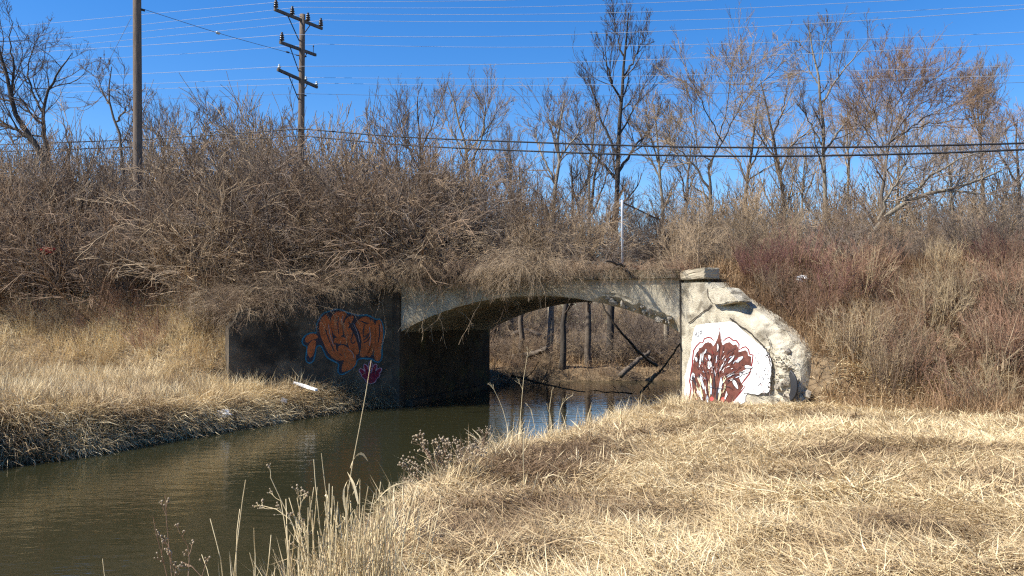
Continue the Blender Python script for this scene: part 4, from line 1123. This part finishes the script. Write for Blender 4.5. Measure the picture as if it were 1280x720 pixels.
def wire(name, pts, r, mat, label, group=None, n=40, parent=None, cat="wire"):
    pts = np.array(pts, float)
    P = []
    xs = np.linspace(pts[0, 0], pts[-1, 0], n)
    ys = smooth_interp(xs, pts[:, 0], pts[:, 1]); ds = np.interp(xs, pts[:, 0], pts[:, 2])
    P = np.array([at(a, b, c) for a, b, c in zip(xs, ys, ds)])
    o = link(name, mesh_np(name, [tubes(P, np.full(n, r), 5)]), mat, parent)
    return tag(o, label=label, cat=cat, group=group)
def smooth_interp(x, xp, yp):
    """monotone-ish cubic through the points"""
    xp = np.asarray(xp, float); yp = np.asarray(yp, float)
    sgn = 1 if xp[-1] > xp[0] else -1
    m = np.gradient(yp, xp)
    k = np.clip(np.searchsorted(xp * sgn, np.asarray(x) * sgn) - 1, 0, len(xp) - 2)
    h = xp[k + 1] - xp[k]; t = (x - xp[k]) / h
    return (2 * t ** 3 - 3 * t ** 2 + 1) * yp[k] + (t ** 3 - 2 * t ** 2 + t) * h * m[k] + (-2 * t ** 3 + 3 * t ** 2) * yp[k + 1] + (t ** 3 - t ** 2) * h * m[k + 1]
DLf, DRt = 52, 33
W = [
 ("topmost thin wire, first of the four on the upper crossarm", [(-60, 40), (40, 31), (190, 17), (354, 2)], [(354, 2), (500, 2), (640, 0), (900, -12), (1340, -45)], 38.6),
 ("second thin wire from the top on the upper crossarm", [(-60, 51), (80, 41), (220, 26), (373, 9)], [(373, 9), (500, 10), (640, 9), (800, 4), (1340, -28)], 39.6),
 ("third thin wire from the top on the upper crossarm", [(-60, 59), (80, 49), (220, 35), (391, 17)], [(391, 17), (500, 18), (640, 18), (800, 15), (1130, 0), (1340, -12)], 40.4),
 ("fourth thin wire from the top, off the upper crossarm's far tip", [(-60, 66), (80, 57), (220, 44), (408, 25)], [(408, 25), (520, 27), (640, 27), (800, 26), (1280, 6), (1340, 3)], 41.2),
 ("pale wire from the dark insulator of the middle crossarm", [(-60, 72), (95, 62), (220, 54), (361, 43)], [(361, 43), (500, 46), (640, 45), (800, 40), (1280, 11), (1340, 6)], 38.8),
 ("wire from the bare pin of the middle crossarm", [(-60, 84), (95, 75), (220, 68), (400, 55)], [(400, 55), (520, 58), (640, 59), (800, 57), (1280, 40), (1340, 37)], 41.1),
 ("pale wire from the near tip of the lowest crossarm", [(-60, 106), (75, 97), (200, 91), (356, 83)], [(356, 83), (500, 82), (640, 80), (800, 75), (1280, 55), (1340, 52)], 38.8),
 ("thin wire from the middle insulator of the lowest crossarm", [(-60, 116), (80, 109), (200, 104), (389, 97)], [(389, 97), (520, 98), (640, 98), (800, 95), (1280, 82), (1340, 80)], 40.6),
 ("thin wire from the far tip of the lowest crossarm", [(-60, 123), (75, 116), (200, 111), (403, 104)], [(403, 104), (520, 106), (640, 107), (800, 105), (1280, 94), (1340, 92)], 41.2),
 ("dark thin wire fixed to the crossarm pole below all its arms", [(-60, 136), (60, 129), (200, 124), (376, 117)], [(376, 117), (520, 120), (640, 121), (800, 119), (1280, 103), (1340, 101)], 39.8)]
for i, (lab, lft, rgt, dm) in enumerate(W):
    lp = [(x, y, np.interp(x, [-60, lft[-1][0]], [DLf, dm])) for x, y in lft]
    rp = [(x, y, np.interp(x, [rgt[0][0], 1340], [dm, DRt])) for x, y in rgt]
    r_ = .0095 if i in (4, 6) else .0078
    def curve(pp, n):
        pp = np.array(pp, float); xs = np.linspace(pp[0, 0], pp[-1, 0], n)
        return np.array([at(a, b, c) for a, b, c in zip(xs, smooth_interp(xs, pp[:, 0], pp[:, 1]), np.interp(xs, pp[:, 0], pp[:, 2]))])
    P = np.concatenate([curve(lp, 26), curve(rp, 44)[1:]])
    o = link("power_wire", mesh_np("power_wire", [tubes(P, np.full(len(P), r_), 5)]), M['wire_bright' if i != 9 else 'wire_dark'])
    tag(o, label=lab, cat="wire", group="wires on the crossarm pole")
for lab, pts in (("upper of the two thick black cables crossing below the wires", [(-60, 184, 46), (0, 181, 45), (180, 174, 42.5), (376, 161, 39.8), (500, 171, 38.5), (640, 177, 37), (880, 184, 34.5), (1280, 179, 31), (1340, 177, 30.5)]),
                 ("lower of the two thick black cables crossing below the wires", [(-60, 192, 46), (0, 189.5, 45), (180, 183, 42.5), (376, 169.5, 39.8), (500, 181, 38.5), (640, 188, 37), (880, 195, 34.5), (1280, 187, 31), (1340, 184, 30.5)])):
    pp = np.array(pts, float)
    a_ = pp[:4]; b_ = pp[3:]
    def cv(q, n):
        xs = np.linspace(q[0, 0], q[-1, 0], n)
        return np.array([at(a, b, c) for a, b, c in zip(xs, smooth_interp(xs, q[:, 0], q[:, 1]), np.interp(xs, q[:, 0], q[:, 2]))])
    P = np.concatenate([cv(a_, 24), cv(b_, 50)[1:]])
    rads = np.interp(np.arange(len(P)), [0, 22, 40, len(P) - 1], [.026, .026, .034, .036])
    o = link("telephone_cable", mesh_np("telephone_cable", [tubes(P, rads, 6)]), M['cable'])
    tag(o, label=lab, cat="cable", group="thick cables")
g1 = wire("guy_wire", [(178, 11, D1), (272, 41, 37), (376, 70, DP)], .011, M['wire_dark'], "guy wire with white insulator sloping between the two poles", cat="guy wire")
q0 = at(270, 40.4, 36.9); q1 = at(275, 42, 37.1)
link("strain_insulator", mesh_np("strain_insulator", [tubes(resample([q0, q1], 5), [.03, .06, .06, .06, .03], 8, cap=True)]), M['insul_glass'], g1)
g1.children[0].location = (0, 0, 0)
q0 = at(357, 64.5, 39.4); q1 = at(362, 66, 39.5)
link("dark_splice", mesh_np("dark_splice", [tubes(resample([q0, q1], 5), [.02, .04, .04, .04, .02], 8, cap=True)]), M['iron'], g1)
for c in g1.children: c.location = (0, 0, 0)
wire("guy_wire", [(164, 22, D1), (130, 88, D1 + 1), (96, 152, D1 + 2), (70, 205, D1 + 2.6)], .009, M['wire_dark'], "thin guy wire slanting down from the plain pole to the thicket", cat="guy wire")

# ------------------------------------------------------------------ fence on the bridge
fx0 = at(778, 335, 26.0); f0 = np.array([fx0[0], fx0[1]]); f1 = np.array([at(825, 272, 30.5)[0], 30.5])
zt_f = at(778, 250, 26.0)[2]
fence = empty("chain_link_fence", (f0[0], f0[1], TOP), label="silver post with a run of dull chain link fence on the bridge", category="fence")
link("post", mesh_np("post", [tubes([[f0[0], f0[1], TOP - .1], [f0[0], f0[1], zt_f - .3], [f0[0], f0[1], zt_f]], [.036, .036, .036], 10, cap=True)]), M['galv'], fence)
link("post", mesh_np("post", [tubes([[f1[0], f1[1], TOP - .1], [f1[0], f1[1], zt_f - .05]], [.035, .035], 8, cap=True)]), M['rust_mesh'], fence)
link("top_rail", mesh_np("top_rail", [tubes([[f0[0], f0[1], zt_f - .06], [f1[0], f1[1], zt_f - .08]], [.025, .025], 8)]), M['rust_mesh'], fence)
lf = np.linalg.norm(f1 - f0); hf = zt_f - TOP - .12
segs_ = []
for sgn in (1, -1):
    for c in np.arange(-hf, lf + hf, .07):
        a0, a1 = (c, 0.), (c + hf, hf)
        lo = max(0, -a0[0]); hi = min(hf, lf - a0[0])
        if hi - lo < .05: continue
        p = []
        for v in (lo, hi):
            uu = c + v; zz = v if sgn > 0 else hf - v
            q = f0 + (f1 - f0) * uu / lf
            p.append([q[0], q[1], TOP + .05 + zz])
        segs_.append(p)
link("chain_mesh", mesh_np("chain_mesh", [tubes(np.array(segs_), np.full((len(segs_), 2), .0028), 3)]), M['rust_mesh'], fence, kind="stuff")

# ------------------------------------------------------------------ driftwood, vines, litter
def limb(name, pts, r0, r1, mat, label, cat, twigs=0, group=None, tl=.7):
    P = resample([p if isinstance(p, np.ndarray) else at(*p) for p in pts], 14, .012 if mat == 'log' and twigs > 3 else .016)
    Rr = np.linspace(r0, r1, 14)
    ch = [tubes(P, Rr, 7, cap=True)]
    o = link(name, mesh_np(name, ch), M[mat]); tag(o, label=label, cat=cat, group=group)
    if twigs:
        A, Ar = sprout(P[None], Rr[None], twigs, .2, 1, .4, 1.1, 0, 6, .2, 0, .5, .006, absL=tl)
        B, Br = sprout(A, Ar, 4, .2, 1, .4, 1.1, .5, 4, .2, 0, .6, .005)
        link("twigs", mesh_np("twigs", [tubes(A, Ar, 4), tubes(B, Br, 3)]), M[mat], o, kind="stuff").location = (0, 0, 0)
    return o
limb("fallen_branch", [(640, 470, 33), (668, 477, 32), (700, 485, 31), (731, 489.5, 30.5)], .05, .02, 'log', "black fallen branch trailing in the water under the arch", "branch", 4)
limb("fallen_branch", [(790, 492, 31), (762, 490, 30.5), (735, 488.5, 30)], .03, .012, 'log', "thin dark stick lying on the water by the far pale abutment", "branch", 2)
limb("leaning_branch", [(748, 372, 35.5), (762, 398, 35.5), (785, 425, 35.8), (806, 447, 36), (822, 458, 36.2)], .03, .07, 'bark', "dark branch slanting across the opening at the back of the arch", "branch", 2)
limb("leaning_branch", [(856, 418, 31), (838, 448, 31), (820, 470, 31), (800, 492, 31)], .025, .045, 'bark', "dark branch leaning from the pale abutment down to the water", "branch", 2)
limb("fallen_log", [(640, 447, 40.2), (662, 444, 40), (684, 436, 39.6)], .16, .12, 'bark', "bleached fallen log lying on the far bank among trunks", "log", 2)
limb("fallen_log", [(775, 470, 38.4), (795, 452, 39), (812, 440, 39.6)], .13, .08, 'bark', "curved pale log on the far bank near the pale abutment", "log", 3)
limb("fallen_log", [(640, 420, 44), (655, 412, 44), (688, 424, 43.6), (700, 430, 43.4)], .14, .10, 'bark', "sunlit log lying across a clearing beyond the arch", "log", 2)
a_ = xy(2.95, .25)
limb("leaning_branch", [np.array([a_[0], a_[1], 4.12]), np.array([3.2, 24.6, 4.16]), np.array([2.55, 23.75, 4.24])], .05, .03, 'log', "dark branch jutting out over the coping right of the fence post", "branch", 3)
# brush piled at the far end of the barrel
for k in range(5):
    px = rng.uniform(622, 690); D = rng.uniform(34.5, 38); X = (px - 640) / F * D
    place(SH['bramble'], "drift_brush", X, D, rng.uniform(.6, 1.3), "tangled dead brush snagged in the shallows beyond the arch", "brush", "brush snagged at the far end of the arch", 1.2, z=max(G(X, D), -.05) if not (abs(st(X, D)[0]) < 5 and st(X, D)[1] < BL) else -.05)
for k in range(16):
    px = rng.uniform(640, 850); D = rng.uniform(38.6, 40.2); X = (px - 640) / F * D
    place(SH['bramble'], "drift_brush", X, D, rng.uniform(.45, .85), "dead brush along the far waterline " + ("nearer the dark abutment" if px < 745 else "nearer the pale abutment"), "brush", "brush along the far waterline", 1.3, z=max(G(X, D), -.02))
for k in range(14):
    px = (rng.uniform(618, 705) if k < 8 else rng.uniform(770, 850)); D = rng.uniform(40.2, 42.5); X = (px - 640) / F * D
    place(SH['bramble'], "far_bank_bramble", X, D, rng.uniform(1.3, 2.1), "arching tan bramble at the water on the far bank, " + ("near the dark abutment" if k < 8 else "near the pale abutment"), "bramble", "brambles on the far bank", 1.1)
# vines hanging from the tangle in front of the arch
for k in range(16):
    s_ = rng.uniform(-4.1, -.2) if k < 12 else rng.uniform(-.2, 1.0)
    n = 12; drop = rng.uniform(1.2, 2.9) * (1 if k < 12 else .6)
    p = xy(s_, -.15); pts = []
    x, y = p; z = DECK + .25; dxy = rng.normal(0, .03, 2)
    for j in range(n):
        pts.append((x, y, z)); dxy = dxy * .8 + rng.normal(0, .07, 2)
        x += dxy[0]; y += dxy[1] * .5 - .01; z -= drop / (n - 1) * (1 if j > 0 else -.6)
    P = np.array(pts)[None]; Rr = np.linspace(.014, .006, n)[None]
    A, Ar = sprout(P, Rr, 9, .1, 1, .5, 1.3, 0, 5, .3, -.15, .6, .005, absL=.45)
    o = link("hanging_vine", mesh_np("hanging_vine", [tubes(P, Rr, 4), tubes(A, Ar, 3)]), M['twig_tan'])
    tag(o, label="leafless vine hanging in front of the dark side of the arch", cat="vine", group="vines hanging before the arch")
# litter
def edge_at(px, py, lift=.05):
    d = ray(px, py)
    ks = np.linspace(8, 45, 700); pts = EYE + d * (ks / d[1])[:, None]
    gz = ground(pts[:, 0], pts[:, 1]); hit = np.nonzero(gz > pts[:, 2])[0]
    q = pts[hit[0]] if len(hit) else at_z(px, py, .5)
    return q + np.array([.1, -.28, lift + .08])
q = edge_at(380, 493); z_ = q[2] + .02
lt = link("white_plank", box_mesh("white_plank", [(q[0] + a * .42 * .86 + b * .05 * .5, q[1] - a * .42 * .5 + b * .05 * .86, z_ + .1 - a * .09 + c * .025) for c in (-1, 1) for a, b in ((-1, -1), (1, -1), (1, 1), (-1, 1))], bevel=.01, cuts=2, noise=.01), M['white_litter'])
tag(lt, label="white plank lying on the grassy tip of the far bank", cat="litter")
def crumple(name, loc, r, mat, label, seed):
    bm = bmesh.new(); bmesh.ops.create_icosphere(bm, subdivisions=3, radius=r)
    r_ = random.Random(seed)
    ph = [r_.uniform(0, 6) for _ in range(6)]
    for v in bm.verts:
        c = v.co / r
        k = 1 + .3 * math.sin(4 * c.x + ph[0]) * math.sin(5 * c.y + ph[1]) + .25 * math.sin(6 * c.z + ph[2] + 3 * c.x) + r_.uniform(-.1, .1)
        v.co = Vector((c.x * 1.4, c.y * .8, c.z * .75)) * r * k
    me = bpy.data.meshes.new(name); bm.to_mesh(me); bm.free()
    o = link(name, me, M[mat]); o.location = loc
    return tag(o, label=label, cat="litter")
q = edge_at(279, 522); crumple("crumpled_bag", tuple(q), .12, 'white_litter', "white plastic bag caught in the far bank above the water", 2)
q = edge_at(352, 506); crumple("crumpled_bag", tuple(q), .08, 'white_litter', "small pale scrap in the far bank grass near the white plank", 4)
q = at(58, 313, 29.5); crumple("red_litter", tuple(q), .16, 'red_litter', "red scrap caught in the thicket at far left", 6)
q = at(1003, 352, 23.2); crumple("pale_scrap", (q[0], q[1], G(q[0], q[1]) + .1), .12, 'white_litter', "pale scrap on the slope above the broken wing wall", 9)
# ribbed black rubber at the wing wall's broken foot
tb = CR + dR * (LR - .02) + nR * .10
bm = bmesh.new()
for j in range(5):
    pts = []
    for k in range(9):
        th = R(-70 + 140 * k / 8); rad_ = .30 - .05 * j
        pts.append(np.array([tb[0] + dR[0] * (rad_ * math.cos(th) - .18) + nR[0] * (2 - j) * .012, tb[1] + dR[1] * (rad_ * math.cos(th) - .18) + nR[1] * (2 - j) * .012, 1.10 + (.36 - .03 * j) * math.sin(th)]))
    V, Fq = tubes(np.array(pts), np.linspace(.036, .032, 9), 6)
    if j == 0: chs = []
    chs.append((V, Fq))
bm.free()
tag(link("rubber_hose", mesh_np("rubber_hose", chs), M['black_rubber']), label="black ribbed rubber wedged at the broken foot of the pale wing wall", cat="rubber")

# ------------------------------------------------------------------ weeds standing in front of the water
M['stem_straw'] = noise_mat('straw_stem', (0.50, 0.38, 0.20), (0.78, 0.65, 0.40), scale=14, random=.1)
M['stem_brown'] = noise_mat('brown_stem', (0.16, 0.095, 0.06), (0.36, 0.24, 0.15), scale=14, random=.1)
M['seed'] = noise_mat('seed_head', (0.22, 0.16, 0.10), (0.46, 0.37, 0.25), scale=30)
HEAD = None
def weed(name, label, D, paths, r, mat, heads=(), leaves=(), group=None, fork=0, headr=.006, base_px=None, forkL=.25, ends=True, n=9):
    P = []
    for p in paths:
        pts = [at(a, b, D + rng.normal(0, .06)) for a, b in p]
        g = pts[0]; gz = G(g[0], g[1]); bx = g + (g - pts[1]) * .25
        pts = [np.array([bx[0], bx[1], min(gz - .02, pts[0][2] - .02)])] + pts if pts[0][2] > gz + .02 else pts
        P.append(resample(pts, n, .002))
    P = np.stack(P); Rr = np.linspace(r, r * .5, n)[None].repeat(len(P), 0)
    root = empty(name, tuple(P[0][0]), label=label, category="weed", group=group)
    link("stem", mesh_np("stem", [tubes(P, Rr, 5)]), M[mat], root)
    hp = []
    if fork:
        A, Ar = sprout(P, Rr, fork, .45, 1, .25, .8, 0, 6, .1, .05, .7, .0018, absL=forkL)
        B, Br = sprout(A, Ar, 4, .4, 1, .25, .9, .45, 4, .1, .02, .8, .0014)
        link("branchlet", mesh_np("branchlet", [tubes(A, Ar, 4), tubes(B, Br, 3)]), M[mat], root, kind="stuff")
        if ends: hp += [b[-1] for b in B] + [a[-1] for a in A]
    hp += [at(a, b, D) for a, b in heads]
    if hp:
        a = np.arange(6) * np.pi / 3
        ring = lambda rr, zz: np.stack([rr * np.cos(a), rr * np.sin(a), np.full(6, zz)], -1)
        unit = np.concatenate([ring(.3, -1), ring(1, -.2), ring(.8, .7), ring(.15, 1)])
        idx = np.arange(24).reshape(4, 6); bb = np.roll(idx, -1, 1)
        fq = np.stack([idx[:-1], bb[:-1], bb[1:], idx[1:]], -1).reshape(-1, 4)
        H = np.array(hp); sc = headr * rng.uniform(.6, 1.3, len(H))
        V = (H[:, None, :] + unit[None] * sc[:, None, None]).reshape(-1, 3)
        Fh = (np.arange(len(H))[:, None, None] * 24 + fq[None]).reshape(-1, 4)
        link("seed_heads", mesh_np("seed_heads", [(V, Fh)]), M['seed'], root, kind="stuff")
    for lf_ in leaves:
        p = resample([at(a, b, D + .02 * i) for i, (a, b) in enumerate(lf_)], 8)
        w = np.array([.4, .9, 1, 1, .9, .7, .4, .08]) * .009
        sd = np.array([.5, .3, .8]); V = np.concatenate([p - sd * w[:, None], p + sd * w[:, None]])
        fq = np.array([[i, i + 1, i + 9, i + 8] for i in range(7)])
        link("leaf", mesh_np("leaf", [(V, fq)]), M[mat], root)
    return root
weed("branching_weed", "dry branching weed with tiny seed heads left of the reed clump", 4.7, [[(388, 735), (378, 690), (366, 655), (350, 622), (338, 596)], [(392, 735), (384, 680), (378, 650), (372, 622)], [(382, 700), (366, 645), (352, 636), (326, 632)]], .0042, 'stem_straw', fork=7, forkL=.16, headr=.005)
paths = []
for k in range(150):
    bx = rng.normal(436, 40); tx = bx + rng.normal(4, 16); ty = rng.uniform(600, 700)
    paths.append([(bx, 760), ((bx + tx) / 2 + rng.normal(0, 3), (760 + ty) / 2), (tx, ty)])
weed("reed_clump", "thick clump of straw reeds at the creek edge in front", 4.6, paths, .0042, 'stem_straw', leaves=[[(432, 640), (428, 612), (438, 594), (441, 612)], [(448, 630), (442, 604), (434, 590)], [(455, 650), (470, 625), (490, 606), (512, 602)], [(462, 660), (478, 632), (500, 618)], [(398, 650), (410, 630), (408, 615), (404, 622)], [(420, 660), (432, 650), (428, 645)]])
weed("tall_reed", "tall single reed with a bent top leaf rising over the water", 4.9, [[(424, 740), (432, 640), (436, 600), (442, 575), (447, 550), (452, 520), (458, 485), (464, 450)]], .0036, 'stem_straw', leaves=[[(438, 585), (442, 572), (450, 565), (456, 569), (460, 577)], [(441, 618), (446, 606), (449, 598)]])
weed("reed", "short upright reed just left of the tall bent reed", 4.8, [[(416, 740), (410, 640), (402, 567)], [(410, 740), (398, 640), (392, 575)]], .0034, 'stem_straw')
weed("seedy_weed", "dark bushy weed dotted with seed heads at the water's edge", 9.6, [[(566, 650), (556, 610), (540, 575), (528, 556)], [(570, 650), (562, 600), (556, 560)], [(560, 650), (535, 610), (512, 590)], [(572, 650), (572, 600), (578, 570)], [(562, 650), (548, 600), (545, 562)], [(568, 645), (580, 600), (592, 575)]], .006, 'stem_brown', fork=13, forkL=.34, headr=.011)
weed("seedy_weed", "reddish bushy weed beside the arching pale grass at the edge", 11.0, [[(585, 610), (588, 580), (600, 560)], [(590, 610), (598, 575), (606, 545)], [(580, 610), (580, 585), (576, 560)]], .006, 'stem_brown', fork=12, forkL=.3, headr=.007)
weed("arching_grass", "arching pale grass blades on the bank edge before the arch", 11.5, [[(612, 585), (606, 562), (594, 545), (580, 536)], [(612, 585), (604, 556), (590, 548)], [(600, 590), (590, 560), (586, 545)]], .006, 'stem_straw', leaves=[[(606, 562), (596, 548), (582, 541)], [(604, 560), (600, 545), (590, 536)]])
weed("slender_weed", "slender brown weed with twiggy top nearest the picture's lower left", 4.1, [[(215, 740), (208, 700), (198, 672), (186, 658), (187, 648), (191, 645)], [(218, 740), (210, 690), (208, 660), (206, 618)], [(226, 740), (214, 700), (208, 684)], [(262, 722), (245, 712), (236, 704), (226, 702)], [(236, 704), (239, 690), (234, 676), (226, 668)]], .0032, 'stem_brown', fork=5, forkL=.10, headr=.0045)
weed("reed", "bare reed stalks standing alone between weed and reed clump", 4.3, [[(282, 740), (275, 695), (263, 648)], [(291, 740), (298, 660), (303, 630), (307, 600)], [(297, 740), (294, 690), (300, 636)], [(318, 740), (319, 700), (317, 660)], [(265, 728), (252, 692)], [(320, 736), (313, 690)]], .0032, 'stem_straw')
weed("reed", "lone broken stalk tip at the bottom edge far from the other weeds", 4.2, [[(134, 740), (130, 710), (127, 698)]], .003, 'stem_straw')
weed("pale_stalk", "pale tall stalk standing in the matted grass near the water", 8.6, [[(657, 650), (655, 600), (654, 560), (656, 535)], [(660, 640), (668, 610), (672, 590)], [(690, 640), (696, 605), (700, 590)]], .006, 'stem_straw')
weed("waterside_stalks", "thin stalks rising from the bank in front of the blue reflection", 13.6, [[(700, 545), (698, 520), (704, 500), (716, 494)], [(690, 550), (686, 520), (690, 488)], [(672, 560), (668, 530), (664, 512)], [(640, 565), (632, 520), (622, 494), (612, 478)], [(652, 565), (650, 520), (655, 470), (660, 440)]], .006, 'stem_straw', fork=3, forkL=.25, ends=False)
bpy.context.view_layer.update()
